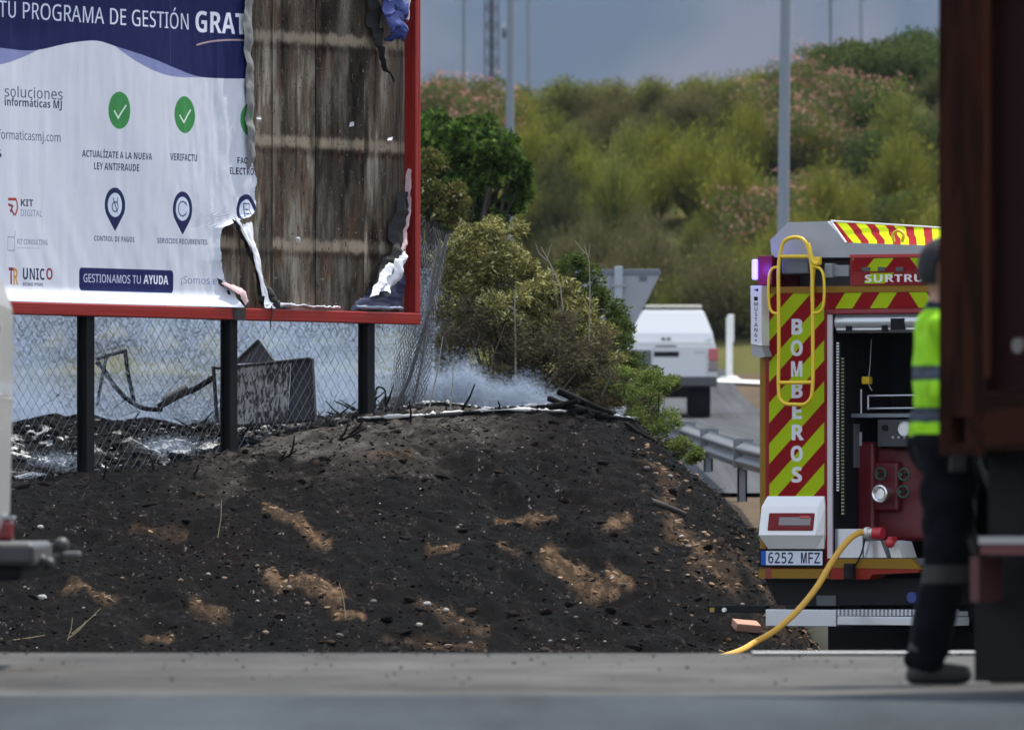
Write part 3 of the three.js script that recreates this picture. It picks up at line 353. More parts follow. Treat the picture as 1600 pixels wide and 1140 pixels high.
{ // fallen poles with white ash, charred heap
  const pole = (name, label, pts, r0, r1, m, ash) => { const g = thing(name, label, 'pole'); const q = pts.map(([px, py, d]) => { const h = hit(px, py); return -h.z > 103 ? P(px, py, d) : h.add(V(0, r0 * 0.7, 0)); }); part('shaft', limb(q, r0, r1, 7), m, g); if (ash) { const cv = new THREE.CatmullRomCurve3(q.map((p) => p.clone().add(V(0, r0 * 0.6, r0 * 0.5))), false, 'centripetal'), tg = new THREE.TubeGeometry(cv, 160, 1, 6), n = tg.attributes.position, c0 = V(0, 0, 0); for (let i = 0; i < n.count; i++) { const k = Math.floor(i / 7) / 160; cv.getPointAt(k, c0); const w = r0 * Math.max(0.12, 0.5 + 0.75 * noise(k * 46, 3, r0 * 90) + 0.3 * noise(k * 150, i % 7, 2)); n.setXYZ(i, c0.x + (n.getX(i) - c0.x) * w, c0.y + (n.getY(i) - c0.y) * w, c0.z + (n.getZ(i) - c0.z) * w); } tg.computeVertexNormals(); part('ash_crust', tg, ashWhite, g); } return g; };
  pole('fallen_pole', 'long fallen pole crusted with white ash along the top of the burnt bank', [[560, 659, 87.2], [640, 655, 87.6], [720, 649, 88], [800, 645, 88.2], [880, 648, 88.2], [940, 653, 88.1], [993, 659, 87.9]], 0.022, 0.016, char, true);
  pole('fallen_pole', 'thin ashen pole end lying by the collapsed fence', [[640, 634, 88.6], [690, 630, 88.8], [760, 640, 88.9], [860, 633, 88.9]], 0.02, 0.014, char, true);
  pole('charred_stick', 'thick charred log resting on the right slope of the burnt bank', [[1015, 788, 85.6], [1035, 794, 85.5], [1070, 808, 85.3]].map(([a, b]) => { const h = hit(a, b + 6); return [a, b, -h.z]; }), 0.034, 0.024, mat([0.035, 0.028, 0.025], 0.9), false);
  pole('charred_stick', 'forked black stick poking out where the pole ends', [[978, 662, 88], [1000, 678, 87.8], [1022, 690, 87.6], [1034, 676, 87.5]], 0.014, 0.008, char, false);
  const g = thing('charred_heap', 'heap of charred boards smouldering at the top of the bank', 'debris'), r = rng(9);
  const line = (a, b, c, e, w) => part('charred_board', limb([P(a, b, 88.3 + rr(-0.2, 0.2, r)), P((a + c) / 2, (b + e) / 2 + 1, 88.2), P(c, e, 88.1)], w, w * 0.8, 4), char, g);
  line(872, 610, 962, 648, 0.035); line(858, 622, 930, 650, 0.03); line(856, 636, 905, 626, 0.03); line(840, 642, 920, 640, 0.03); line(880, 630, 955, 652, 0.03); line(800, 644, 880, 632, 0.016); line(866, 634, 940, 646, 0.03); line(852, 648, 950, 650, 0.04);
}
{ // low rubble, charred stems and stumps along the fence line
  const r = rng(31), geo = []; 
  for (let i = 0; i < 1500; i++) { const px = rr(0, 660, r), d = rr(84, 95, r), x = X(px, d); if (d < ridgeD(x) - 0.2) continue; const y = mound(x, d), s = rr(0.015, 0.06, r), g = new THREE.IcosahedronGeometry(s, 0); g.scale(1.6, rr(0.35, 0.9, r), 1); g.rotateY(r() * 6); g.rotateZ(rr(-0.5, 0.5, r)); g.translate(x, y + s * 0.2, -d); geo.push(g); }
  for (let i = 0; i < 420; i++) { const px = rr(0, 660, r), d = rr(86, 97, r), x = X(px, d); if (d < ridgeD(x) + 0.5) continue; const y = mound(x, d), l = rr(0.08, 0.4, r), a = r() * 6.28, up = Math.pow(r(), 2) * l * 0.9; geo.push(stick(V(x, y - 0.02, -d), V(x + Math.cos(a) * l, y + up, -d + Math.sin(a) * l), rr(0.005, 0.02, r), 0.004, 4)); }
  for (let i = 0; i < 240; i++) { const px = rr(0, 660, r), d = rr(89, 93.5, r), x = X(px, d), y = mound(x, d), l = rr(0.15, 0.55, r), a = r() * 6.28, up = rr(0.02, 0.42, r) * l; geo.push(stick(V(x, y - 0.03, -d), V(x + Math.cos(a) * l, y + up, -d + Math.sin(a) * l), rr(0.008, 0.03, r), 0.006, 4)); }
  for (let i = 0; i < 150; i++) { const px = rr(0, 660, r), d = rr(89, 98, r), x = X(px, d), y = mound(x, d), s = rr(0.06, 0.2, r), g = new THREE.IcosahedronGeometry(s, 0); g.scale(1.5, rr(0.4, 0.9, r), 1); g.rotateY(r() * 6); g.translate(x, y, -d); geo.push(flat(g)); }
  for (let i = 0; i < geo.length; i++) { geo[i] = flat(geo[i]); geo[i].deleteAttribute('uv'); }
  const o = single('burnt_rubble', 'mass of small burnt rubble covering the ground behind the fence', 'rubble', geo, char); o.userData.kind = 'stuff';
  const geo2 = []; for (let i = 0; i < 420; i++) { const px = rr(0, 660, r), d = rr(84.5, 95, r), x = X(px, d); if (d < ridgeD(x) + 0.3) continue; const y = mound(x, d), s = rr(0.005, 0.017, r), g = new THREE.IcosahedronGeometry(s, 0); g.scale(2, 0.5, 1); g.rotateY(r() * 6); g.translate(x, y + 0.04, -d); geo2.push(g); }
  const o2 = single('ash_flakes', 'pale ash flakes scattered over the burnt rubble', 'ash', geo2, ashWhite); o2.userData.kind = 'stuff';
  const stems = (name, label, list, m, rad) => { for (const pts of list) { const g = thing(name, label, 'stem', [0, 0, 0], name.replace(/_/g, ' ') + 's on the bank'); part('stalk', limb(pts, rad, rad * 0.5, 5), m, g); } };
  const on = (px, py, dx, dy) => { const b = hit(px, py), d = -b.z; return [b, P(px + dx * 0.5 + 2, py + dy * 0.5, d), P(px + dx, py + dy, d)]; };
  stems('charred_shoot', 'short crooked black shoot left standing on the burnt bank', [[435, 718, 12, -14], [452, 714, 8, -34], [436, 720, 28, -18], [530, 688, 14, -26], [532, 688, 40, -20], [545, 680, 22, -22], [641, 660, -2, -34], [695, 648, 1, -20], [722, 640, 20, -40], [780, 640, -2, -14], [588, 660, -6, -20], [160, 750, 5, -30], [240, 735, -8, -25], [300, 745, 10, -20]].map((a) => on(...a)), char, 0.012);
  stems('pale_stalk', 'thin pale dry stalk rising beside the smoke', [[670, 640, 22, -115], [703, 640, 5, -80]].map((a) => on(...a)), mat([0.30, 0.28, 0.25], 0.9), 0.008);
  stems('dry_grass_stalk', 'thin dry grass stalk on the burnt bank', [[540, 968, -10, -58], [340, 840, 6, -60], [105, 1000, 8, -36], [108, 996, 25, -22], [112, 990, 45, -40], [20, 1000, 50, -8], [120, 985, 14, -16]].map((a) => on(...a)), mat([0.34, 0.27, 0.16], 0.9), 0.005);
  { const g = thing('burnt_hoop', 'small bent black hoop by the billboard post', 'debris'); part('hoop', tube([P(585, 640, 87.6), P(590, 605, 87.6), P(600, 608, 87.6), P(602, 636, 87.6)], 0.01, 6), char, g); }
}
// ---------- fire engine ----------
const FT = Plane(1412, 74, -30, LOW);
const redP = mat([0.21, 0.004, 0.007], 0.4, { roughnessMap: paintRough, specularIntensity: 0.4 }), blackP = mat([0.007, 0.007, 0.008], 0.7, { specularIntensity: 0.4 }), alu = mat([0.52, 0.54, 0.57], 0.42, { metalness: 0.55, roughnessMap: grime(0, 0.35, 0.6) }), greyP = mat([0.36, 0.38, 0.4], 0.5), whiteP = mat([0.80, 0.80, 0.79], 0.4), yellowP = mat([0.74, 0.50, 0.02], 0.4), amberP = mat([0.22, 0.115, 0.006], 0.45, { specularIntensity: 0.4 }), rubber = mat([0.009, 0.009, 0.01], 0.9, { specularIntensity: 0.3 }), darkGrey = mat([0.06, 0.062, 0.066], 0.6);
const LIME = '#97ae08', CRIM = '#7c0910';
{
  const ft = thing('fire_engine', 'red and yellow fire engine with chevron tail and open rear pump bay', 'fire engine'); FT.put(ft);
  const at = (px, py, w) => FT.at(px, py, w), B = (px0, py0, px1, py1, w0, w1, r) => pbox(FT, px0, py0, px1, py1, w0, w1, r);
  const uL = at(1183, 600, 0).x, uC = at(1412, 600, 0).x, uR = 2 * uC - uL, uB = at(1296, 600, 0).x, uBR = 2 * uC - uB, yTop = at(1300, 402, 0).y, yBay = at(1300, 486, 0).y, yDeck = at(1300, 872, 0).y, yBot = at(1240, 903, 0).y;
  const yRec = at(1300, 447, 0).y, uP0 = at(1331, 420, 0).x;
  const mirror = (g) => { const n = flat(g.clone()); n.applyMatrix4(new THREE.Matrix4().makeScale(-1, 1, 1)).translate(2 * uC, 0, 0); return n; };
  // shell
  for (const m of [0, 1]) { const f = (g) => m ? mirror(g) : g;
    part('corner_column', f(bx(uL + 0.06, uB, yBot + 0.07, yRec, -1.0, 0, 0.015)), redP, ft); part('corner_stub', f(bx(uL + 0.031, at(1206, 420, 0).x, yRec, yTop, -0.42, -0.01)), redP, ft);
    part('corner_trim', f(cyl(0.065, yTop - yBot - 0.15 - 0.62, uL + 0.062, (yBot + yTop - 0.66) / 2 + 0.02, -0.065, 'y', 20)), amberP, ft);
    part('side_panel', f(bx(uL, uL + 0.03, yBot, yTop, -5.2, -0.07)), redP, ft);
    part('side_shutter', f(bx(uL - 0.008, uL - 0.001, yDeck, yTop - 0.35, -2.9, -1.2)), alu, ft); part('side_shutter', f(bx(uL - 0.008, uL - 0.001, yDeck, yTop - 0.35, -4.8, -3.1)), alu, ft);
    for (const wz of [-1.75, -5.9]) { const w = part('wheel', f(cyl(0.5, 0.32, uL + 0.2, 0.5, wz, 'x', 36)), rubber, ft); part('rim', f(cyl(0.28, 0.33, uL + 0.19, 0.5, wz, 'x', 24)), greyP, w); }
  }
  part('roof', bx(uL, uR, yTop, yTop + 0.02, -5.2, -0.05), greyP, ft);
  part('lintel', bx(uB, uBR, yBay, yRec, -0.6, -0.005), redP, ft); part('upper_cabinet', bx(uP0, 2 * uC - uP0, yRec + 0.002, yTop - 0.002, -0.6, -0.005), redP, ft); part('recess_back', bx(uL + 0.032, uR - 0.032, yRec + 0.002, yTop - 0.002, -0.64, -0.605), greyP, ft);
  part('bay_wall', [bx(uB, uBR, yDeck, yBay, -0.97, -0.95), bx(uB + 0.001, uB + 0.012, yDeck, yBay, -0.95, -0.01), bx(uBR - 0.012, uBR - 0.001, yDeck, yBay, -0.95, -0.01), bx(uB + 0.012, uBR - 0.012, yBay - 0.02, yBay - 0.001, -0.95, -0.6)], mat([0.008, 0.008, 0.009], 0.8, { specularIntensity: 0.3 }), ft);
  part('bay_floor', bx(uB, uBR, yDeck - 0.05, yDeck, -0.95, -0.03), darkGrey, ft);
  part('chassis', [bx(uL + 0.3, uR - 0.3, 0.42, yBot - 0.01, -5.2, -0.35), bx(uL + 0.55, uL + 0.7, 0.5, 0.8, -6.8, -0.3)], blackP, ft);
  part('mud_flap', bx(at(1282, 990, -1).x, uR - 0.1, 0.12, yBot - 0.02, -1.15, -1.12), rubber, ft);
  const cab = part('cab', [bx(uL + 0.03, uR - 0.03, 0.6, yTop - 0.25, -7.3, -5.25, 0.12)], redP, ft); part('cab_window', bx(uL + 0.02, uR - 0.02, 1.7, 2.4, -6.9, -5.9, 0.03), blackP, cab);
  // chevron print
  const chev = (w, h, draw) => canvasTex(w, h, draw), stripes = (g, w, h, per, off, dir = 1, k = 1) => { g.fillStyle = LIME; for (let t = -4 * h; t < 4 * h + w; t += per) { g.beginPath(); g.moveTo(0, t + off); g.lineTo(0, t + off + per / 2); g.lineTo(w, t + off + per / 2 - dir * w * k); g.lineTo(w, t + off - dir * w * k); g.fill(); } };
  const pA = at(1202, 775, 0.006), pB = at(1288, 457, 0.006), colW = pB.x - pA.x, colH = pB.y - pA.y;
  const colTex = chev(256, Math.round(256 * colH / colW), (g, w, h) => { g.fillStyle = CRIM; g.fillRect(0, 0, w, h); const s = h / colH; stripes(g, w, h, 0.298 * s, 0.15 * s, 1, 1); 
    g.fillStyle = '#c9ccd0'; g.font = 'bold 100px sans-serif'; const uT = at(1245, 600, 0.006).x; 'BOMBEROS'.split('').forEach((c, i) => { const y = (pB.y - at(1245, 522 + i * 33, 0.006).y) * s, m = g.measureText(c).width; g.save(); g.translate((uT - pA.x) / colW * w, y); g.scale(0.112 * s / Math.max(m, 60), 0.112 * s / 73); g.fillText(c, -m / 2, 0); g.lineWidth = 3; g.strokeStyle = '#c9ccd0'; g.strokeText(c, -m / 2, 0); g.restore(); }); });
  const tape = (t) => mat('#ffffff', 0.5, { map: t, specularIntensity: 0.2 });
  const faceBox = (x0, x1, y0, y1, w0, w1) => new THREE.PlaneGeometry(x1 - x0, y1 - y0).translate((x0 + x1) / 2, (y0 + y1) / 2, w1);
  const colPanel = part('chevron_panel', faceBox(pA.x, pB.x, pA.y, pB.y, 0, 0.004), tape(colTex), ft, 'lime and crimson chevron panel lettered BOMBEROS');
  part('chevron_panel', mirror(faceBox(pA.x, pB.x, pA.y, pB.y, 0, 0.004)), tape(chev(256, 960, (g, w, h) => { g.fillStyle = CRIM; g.fillRect(0, 0, w, h); stripes(g, w, h, 0.298 * h / colH, 0, 1); })), ft);
  const vee = (w, h, per, bg, draw) => chev(w, h, (g) => { g.fillStyle = bg; g.fillRect(0, 0, w, h); for (const s of [-1, 1]) { g.save(); g.translate(w / 2, 0); g.scale(s, 1); g.beginPath(); g.rect(0, 0, w / 2, h); g.clip(); g.fillStyle = LIME; for (let t = -per * 3; t < w; t += per) { g.beginPath(); g.moveTo(t + per * 0.45, h); g.lineTo(t + per * 0.95, h); g.lineTo(t + per * 0.95 - h * 0.85, 0); g.lineTo(t + per * 0.45 - h * 0.85, 0); g.fill(); } g.restore(); } draw && draw(g); });
  const uPan = at(1331, 420, 0).x, yP0 = at(1331, 446, 0).y, wU = 2 * (uC - uPan);
  part('upper_panel', bx(uPan, uPan + wU, yP0, yTop - 0.005, -0.004, 0.02), redP, ft);
  part('upper_chevrons', faceBox(uPan + 0.02, uPan + wU - 0.02, at(1331, 424, 0).y, at(1331, 404, 0).y, 0, 0.024), tape(vee(512, 60, 205, CRIM)), ft);
  part('maker_lettering', faceBox(at(1350, 440, 0.03).x, at(1350, 440, 0.03).x + 0.66, at(1350, 443, 0).y, at(1350, 427, 0).y, 0, 0.0245), tape(chev(512, 64, (g, w, h) => { g.fillStyle = CRIM; g.fillRect(0, 0, w, h); g.fillStyle = LIME; g.beginPath(); g.moveTo(40, 0); g.lineTo(190, 0); g.lineTo(130, h); g.lineTo(0, h); g.fill(); g.fillStyle = '#d4d6d8'; g.font = 'bold 66px sans-serif'; const m = g.measureText('SURTRUCK').width; g.scale(w / m, 1); g.fillText('SURTRUCK', 0, 56); })), ft);
  for (const px of [1347, 1372, 1400]) part('hinge', B(px, 417, px + 12, 423, 0.02, 0.035), darkGrey, ft);
  part('yellow_strip', bx(at(1206, 450, 0).x, uR - 0.1, at(1300, 457, 0).y, at(1300, 447, 0).y, 0.001, 0.012), amberP, ft);
  part('lower_chevrons', faceBox(uB - 0.0, uBR, at(1300, 482, 0).y, at(1300, 457.5, 0).y, 0, 0.006), tape(vee(768, 60, 180, CRIM)), ft);
  part('door_rail', bx(uB - 0.01, uBR + 0.01, at(1300, 491, 0).y, at(1300, 484, 0).y, 0, 0.03, 0.008), mat([0.2, 0.006, 0.015], 0.35), ft);
  part('door_jamb', bx(uB - 0.004, uB + 0.034, yDeck, yBay - 0.02, 0.002, 0.02), mat([0.5, 0.45, 0.47], 0.4, { metalness: 0.2 }), ft); part('door_jamb', mirror(bx(uB - 0.004, uB + 0.034, yDeck, yBay - 0.02, 0.002, 0.02)), greyP, ft);
  part('rolled_shutter', cyl(0.085, uBR - uB - 0.08, uC, at(1300, 503, -0.1).y, -0.09, 'x', 20), alu, ft); part('shutter_slat', bx(uB + 0.05, uBR - 0.05, at(1300, 515.5, 0).y, at(1300, 511, 0).y, -0.06, -0.02), mat([0.75, 0.75, 0.75], 0.35), ft);
  for (const g of [B(1322, 509, 1330, 517, -0.02, 0.0), B(1378, 508, 1386, 518, -0.02, 0.0), B(1392, 497, 1414, 515, -0.03, -0.005)]) part('shutter_latch', g, blackP, ft);
  const bead = (px, y0, y1, step, m, w) => { const l = []; for (let y = y0; y < y1; y += step) { const p = at(px, y, w); l.push(box(0.016, 0.012, 0.012, p.x, p.y, p.z)); } const tr = part('shutter_track', bx(at(px, 600, w).x - 0.016, at(px, 600, w).x + 0.016, at(px, y1, w).y, at(px, y0, w).y, w - 0.02, w - 0.008), blackP, ft), bd = part('track_beads', l, m, tr); bd.userData.kind = 'stuff'; };
  bead(1309.5, 536, 768, 4.5, mat([0.85, 0.85, 0.82], 0.4), -0.03); bead(1317, 560, 806, 5.5, mat([0.6, 0.58, 0.3], 0.5), -0.1);
  // pump bay
  part('bay_shelf', bx(uB + 0.02, uBR - 0.02, at(1340, 652, -0.35).y, at(1340, 646, -0.35).y, -0.9, -0.3), mat([0.16, 0.18, 0.21], 0.5), ft);
  const rail = (a, b) => stick(at(...a), at(...b), 0.008, 0.008, 8);
  part('bay_rack', [rail([1357, 618, -0.3], [1450, 617, -0.3]), rail([1357, 638, -0.3], [1450, 637, -0.3]), rail([1357, 618, -0.3], [1357, 640, -0.3])], alu, ft); part('rack_upright', rail([1346, 608, -0.32], [1346, 648, -0.32]), alu, ft); part('rack_upright', rail([1344, 500, -0.5], [1345, 560, -0.5]), alu, ft);
  part('yellow_box', B(1346, 588, 1358, 600, -0.36, -0.3, 0.01), yellowP, ft); part('bay_cable', tube([at(1362, 530, -0.4), at(1360, 570, -0.35), at(1358, 600, -0.33), at(1363, 610, -0.33)], 0.004), greyP, ft);
  const cp = part('control_panel', B(1371, 655, 1445, 698, -0.36, -0.3, 0.01), mat([0.035, 0.036, 0.038], 0.6), ft);
  part('gauge', [cyl(0.045, 0.02, ...at(1414, 670, -0.29).toArray(), 'z', 24), new THREE.TorusGeometry(0.05, 0.006, 8, 28).translate(...at(1414, 670, -0.282).toArray())], alu, cp); part('gauge', cyl(0.022, 0.02, ...at(1383, 668, -0.29).toArray(), 'z', 16), blackP, cp);
  for (let i = 0; i < 4; i++) { const p = at(1396 + i * 9, 683, -0.295); part('panel_button', box(0.016, 0.016, 0.012, p.x, p.y, p.z), greyP, cp); }
  part('grey_locker', B(1318, 662, 1337, 730, -0.42, -0.35), mat([0.12, 0.12, 0.13], 0.5), ft);
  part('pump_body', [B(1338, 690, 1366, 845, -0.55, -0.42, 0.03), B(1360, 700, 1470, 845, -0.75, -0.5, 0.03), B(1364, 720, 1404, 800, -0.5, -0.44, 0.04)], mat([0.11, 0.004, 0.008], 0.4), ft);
  part('pump_outlet', [cyl(0.05, 0.12, ...at(1379, 771, -0.38).toArray(), 'z', 20), new THREE.TorusGeometry(0.055, 0.016, 10, 24).translate(...at(1375, 771, -0.31).toArray())], mat([0.7, 0.7, 0.7], 0.2, { metalness: 0.9 }), ft);
  for (const [px, py] of [[1376, 740], [1413, 741], [1412, 768]]) part('valve_wheel', [new THREE.TorusGeometry(0.042, 0.009, 8, 24).translate(...at(px, py, -0.34).toArray()), cyl(0.012, 0.1, ...at(px, py, -0.38).toArray(), 'z', 8)], mat([0.02, 0.06, 0.04], 0.5), ft);
  part('white_tag', B(1341, 675, 1347, 696, -0.415, -0.41), mat([0.4, 0.4, 0.42], 0.6), ft);
  // rear deck and lower rim
  const dA = at(1304, 872, -0.02), deckGeo = (px, py, w) => at(px, py, w);
  const poly = (pts, w0, w1) => { const s = new THREE.Shape(pts.map(([a, b]) => { const p = at(a, b, w1); return new THREE.Vector2(p.x, p.y); })); return new THREE.ExtrudeGeometry(s, { depth: w1 - w0, bevelEnabled: false }).translate(0, 0, w0); };
  part('deck_plate', poly([[1305, 871], [1305, 826], [1348, 826], [1348, 871]], -0.25, -0.03), alu, ft); part('deck_plate', poly([[1350, 871], [1350, 846], [1376, 844], [1386, 871]], -0.25, -0.02), alu, ft); part('deck_plate', poly([[1393, 871], [1386, 844], [1402, 846], [1410, 871]], -0.25, -0.02), mat([0.6, 0.6, 0.58], 0.5), ft);
  part('deck_edge', poly([[1298, 887], [1298, 873], [1424, 872], [1438, 889]], -0.2, 0.012), amberP, ft); part('deck_skirt', poly([[1298, 905], [1298, 887.5], [1438, 889.5], [1436, 894], [1364, 897], [1358, 905]], -0.2, 0.008), mat([0.22, 0.016, 0.006], 0.5, { specularIntensity: 0.4 }), ft);
  part('lower_rim', bx(uL + 0.02, uB, at(1240, 903, 0).y, at(1240, 888, 0).y, -0.3, 0.006), amberP, ft); part('rim_mark', B(1196, 886, 1205, 903.5, -0.01, 0.009), mat([0.2, 0.02, 0.01], 0.5), ft);
  part('lower_apron', poly([[1215, 945], [1195, 904], [1500, 904], [1500, 945]], -0.5, -0.12), blackP, ft);
  part('tow_jaw', [cyl(0.035, 0.1, ...at(1328, 893, 0.05).toArray(), 'y', 12), B(1318, 880, 1334, 906, 0.01, 0.05, 0.01)], blackP, ft); part('tool_strap', tube([at(1352, 842, 0.02), at(1346, 865, 0.02), at(1336, 885, 0.03)], 0.006), blackP, ft);
  part('blue_cap', cyl(0.04, 0.05, ...at(1427, 933, -0.05).toArray(), 'z', 18), mat([0.01, 0.03, 0.16], 0.4), ft);
  part('underframe_box', B(1276, 930, 1306, 946, -0.3, -0.1), darkGrey, ft);
  // tail lamp housing: its face leans back, so it looks up a little
  { const a = at(1194, 857, 0.02), b = at(1289, 775, 0.02), W = b.x - a.x, x0 = a.x, y0 = a.y, y1 = b.y, rows = [[y0, 0.02, 0.035], [y0 + 0.10, 0.10, 0.0], [y1 - 0.075, 0.055, 0.0], [y1, 0.02, 0.03]], ring = rows.map(([y, w, i]) => [[x0 + i, y, 0.0], [x0 + i, y, w], [x0 + W - i - 0.035, y, w], [x0 + W - i * 0.4, y, w * 0.3], [x0 + W - i * 0.4, y, 0]]);
    const pos = []; for (let j = 0; j < 3; j++) for (let i = 0; i < 4; i++) { const p = ring[j][i], q = ring[j][i + 1], r = ring[j + 1][i + 1], s = ring[j + 1][i]; pos.push(...p, ...q, ...r, ...p, ...r, ...s); } const tp = ring[3], bt = ring[0]; for (const c of [tp, bt]) for (let i = 1; i < 4; i++) pos.push(...c[0], ...c[i], ...c[i + 1]);
    const h = part('lamp_housing', soup(pos), whiteP, ft); const lean = -Math.atan2(0.045, y1 - y0 - 0.175);
    const lamp = (px0, py0, px1, py1, d, m, n) => { const p = at(px0, py1, 0.1), q = at(px1, py0, 0.1), g = box(q.x - p.x, q.y - p.y, d, 0, 0, 0, 0.008); g.rotateX(lean); const ym = (p.y + q.y) / 2, wz = lerp(0.10, 0.055, (ym - y0 - 0.10) / (y1 - y0 - 0.175)); g.translate((p.x + q.x) / 2, ym, wz); part(n, g, m, h); };
    lamp(1199, 801, 1270, 829, 0.02, mat([0.16, 0.004, 0.006], 0.35, { specularIntensity: 0.4 }), 'tail_lamp'); lamp(1216, 808, 1266, 822, 0.03, mat([0.2, 0.17, 0.17], 0.35), 'reversing_lamp'); lamp(1248, 806, 1264, 811, 0.036, mat([0.4, 0.05, 0.06], 0.3), 'fog_lamp'); }
  const plate = part('number_plate', faceBox(at(1187, 885, 0.02).x, at(1288, 885, 0.02).x, at(1238, 885, 0.02).y, at(1238, 858, 0.02).y, 0, 0.022), tape(chev(512, 128, (g, w, h) => { g.fillStyle = '#11131a'; g.fillRect(0, 0, w, h); g.fillStyle = '#c9cfdc'; g.fillRect(12, 12, w - 24, h - 24); g.fillStyle = '#2b55a8'; g.fillRect(12, 12, 40, h - 24); g.fillStyle = '#20273a'; g.font = 'bold 100px monospace'; const m = g.measureText('6252 MFZ').width; g.translate(64, h - 26); g.scale((w - 92) / m, 1.08); g.fillText('6252 MFZ', 0, 0); })), ft);
  part('plate_holder', B(1187, 857, 1288, 886, 0.006, 0.018), blackP, ft);
  // step
  part('step_end', B(1196, 952, 1306, 978.5, -0.12, 0.14, 0.006), alu, ft); part('step_bar', B(1308, 963, 1490, 977, -0.12, 0.13, 0.006), alu, ft);
  const tread = []; for (let px = 1312; px < 1488; px += 6.2) { const p = at(px, 957, 0.05); tread.push(box(0.018, 0.05, 0.2, p.x, p.y, 0.03, 0.006)); } part('step_tread', [...tread, B(1308, 954.5, 1490, 962, -0.12, 0.11)], alu, ft); part('step_arm', [B(1230, 946, 1244, 953, -0.5, 0), B(1440, 946, 1454, 953, -0.5, 0)], blackP, ft);
  const sb = part('side_bar', B(1106, 946, 1196, 957, -0.1, -0.04), blackP, ft); part('amber_marker', B(1109, 949, 1116, 956, -0.045, -0.03), mat([0.3, 0.2, 0.02], 0.3), sb); part('white_marker', cyl(0.016, 0.02, ...at(1132, 952.5, -0.03).toArray(), 'z', 14), mat([0.85, 0.8, 0.7], 0.3), sb);
  // roof locker with its sloped chevron flap
  { const pts = [[1206, 402], [1204, 374], [1213, 366], [1231, 347], [1293, 345.5], [1323, 379], [1331, 402]], y = (a, b) => at(a, b, 0.02); const locker = part('roof_locker', poly(pts, -2.6, 0.02), mat([0.33, 0.34, 0.36], 0.5), ft);
    const A = at(1295, 345.5, 0.02), Bq = at(1324, 379, 0.02), len = 1.75, drop = 0.0, s0 = [A.x, A.y, 0.0], far = (p, k) => [p.x + len, p.y - k, p.z];
    const A2 = [A.x + 1.5, A.y - 0.10, -0.25], B2 = [Bq.x + 1.35, Bq.y - 0.055, 0.02], A1 = [A.x, A.y, -0.25], B1 = [Bq.x, Bq.y, 0.025];
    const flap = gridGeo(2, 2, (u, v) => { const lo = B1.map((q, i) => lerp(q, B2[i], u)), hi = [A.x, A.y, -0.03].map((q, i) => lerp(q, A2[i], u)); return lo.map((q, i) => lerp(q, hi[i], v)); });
    part('chevron_flap', flap, tape(chev(640, 96, (g, w, h) => { g.fillStyle = '#a5262c'; g.fillRect(0, 0, w, h); g.fillStyle = '#dbe81c'; for (let i = 0; i < 11; i++) { const x = 24 + i * 62; g.beginPath(); g.moveTo(x - 10, 0); g.lineTo(x + 24, 0); g.lineTo(x + 32, h); g.lineTo(x, h); g.fill(); } })), locker);  // flap lime and red painted brighter than the other tape, as if sunlit
    part('flap_handle', tube([at(1398, 378, 0.06), at(1396, 366, 0.06), at(1404, 360, 0.06), at(1412, 366, 0.06), at(1410, 378, 0.06)], 0.012), yellowP, locker);
    part('flap_edge', [stick(V(...B1).add(V(0, 0, 0.012)), V(A.x, A.y, -0.02), 0.009), stick(V(A.x, A.y + 0.004, -0.02), V(...A2), 0.007)], whiteP, locker);
    part('locker_front', soup([...B1, ...B2, B2[0], yTop + 0.01, 0.02, ...B1, B2[0], yTop + 0.01, 0.02, B1[0], yTop + 0.01, 0.02]), mat([0.33, 0.34, 0.36], 0.5), locker); part('roof_deck', bx(A.x + 0.05, uR - 0.05, yTop + 0.021, yTop + 0.06, -4.5, -0.3), greyP, ft); }
  part('red_top_rail', bx(uPan, uR - 0.02, yTop - 0.004, yTop + 0.018, 0.0, 0.03), mat([0.42, 0.02, 0.02], 0.4), ft);
  part('camera_bracket', [B(1296, 414, 1326, 432, -0.2, 0.04, 0.006), B(1288, 411, 1300, 434, -0.02, 0.08, 0.01)], mat([0.2, 0.21, 0.22], 0.5), ft);
  // ladder of yellow tube
  const w = 0.12, r = 0.014, L = (pts, rad = r) => tube(pts.map(([a, b, q = w]) => at(a, b, q)), rad, 8, pts.length * 8), lad = part('ladder', [L([[1217, 470], [1217, 420], [1219, 400], [1225, 378], [1236, 371.5], [1250, 371.5], [1259, 378], [1266, 400], [1269, 420], [1270, 470]]), L([[1217, 470], [1217.5, 540], [1217, 605], [1219, 622], [1227, 630], [1242, 631.5], [1258, 631], [1267, 622], [1270, 605], [1270.5, 540], [1270, 470]])], yellowP, ft);
  part('rung', [L([[1219, 400.5], [1242, 400.5], [1265, 400.5]]), L([[1217, 597.5], [1243, 597.5], [1270, 597]])], yellowP, lad); part('hand_loop', L([[1218, 417], [1208, 419], [1203, 428], [1203, 480], [1208, 488], [1217, 490]], 0.011), yellowP, lad); part('hand_loop', L([[1270, 416], [1281, 419], [1286.5, 428], [1286.5, 478], [1281, 487], [1270, 489]], 0.011), yellowP, lad);
  part('ladder_brace', [L([[1262, 380], [1272, 410], [1280, 412]], 0.02), B(1270, 401, 1281, 414, 0.08, 0.12, 0.01), L([[1275, 405, 0.0], [1270, 440, 0.03], [1270, 470, 0.06]], 0.016)], yellowP, lad);
  part('grey_light_box', B(1221, 403, 1263, 428, 0.0, 0.08, 0.015), mat([0.10, 0.11, 0.125], 0.5), ft);
  // corner beacon and the white guide plate below it
  part('beacon_mount', B(1184, 399, 1207, 446, -0.1, 0.05, 0.01), mat([0.14, 0.004, 0.03], 0.4, { specularIntensity: 0.4 }), ft);
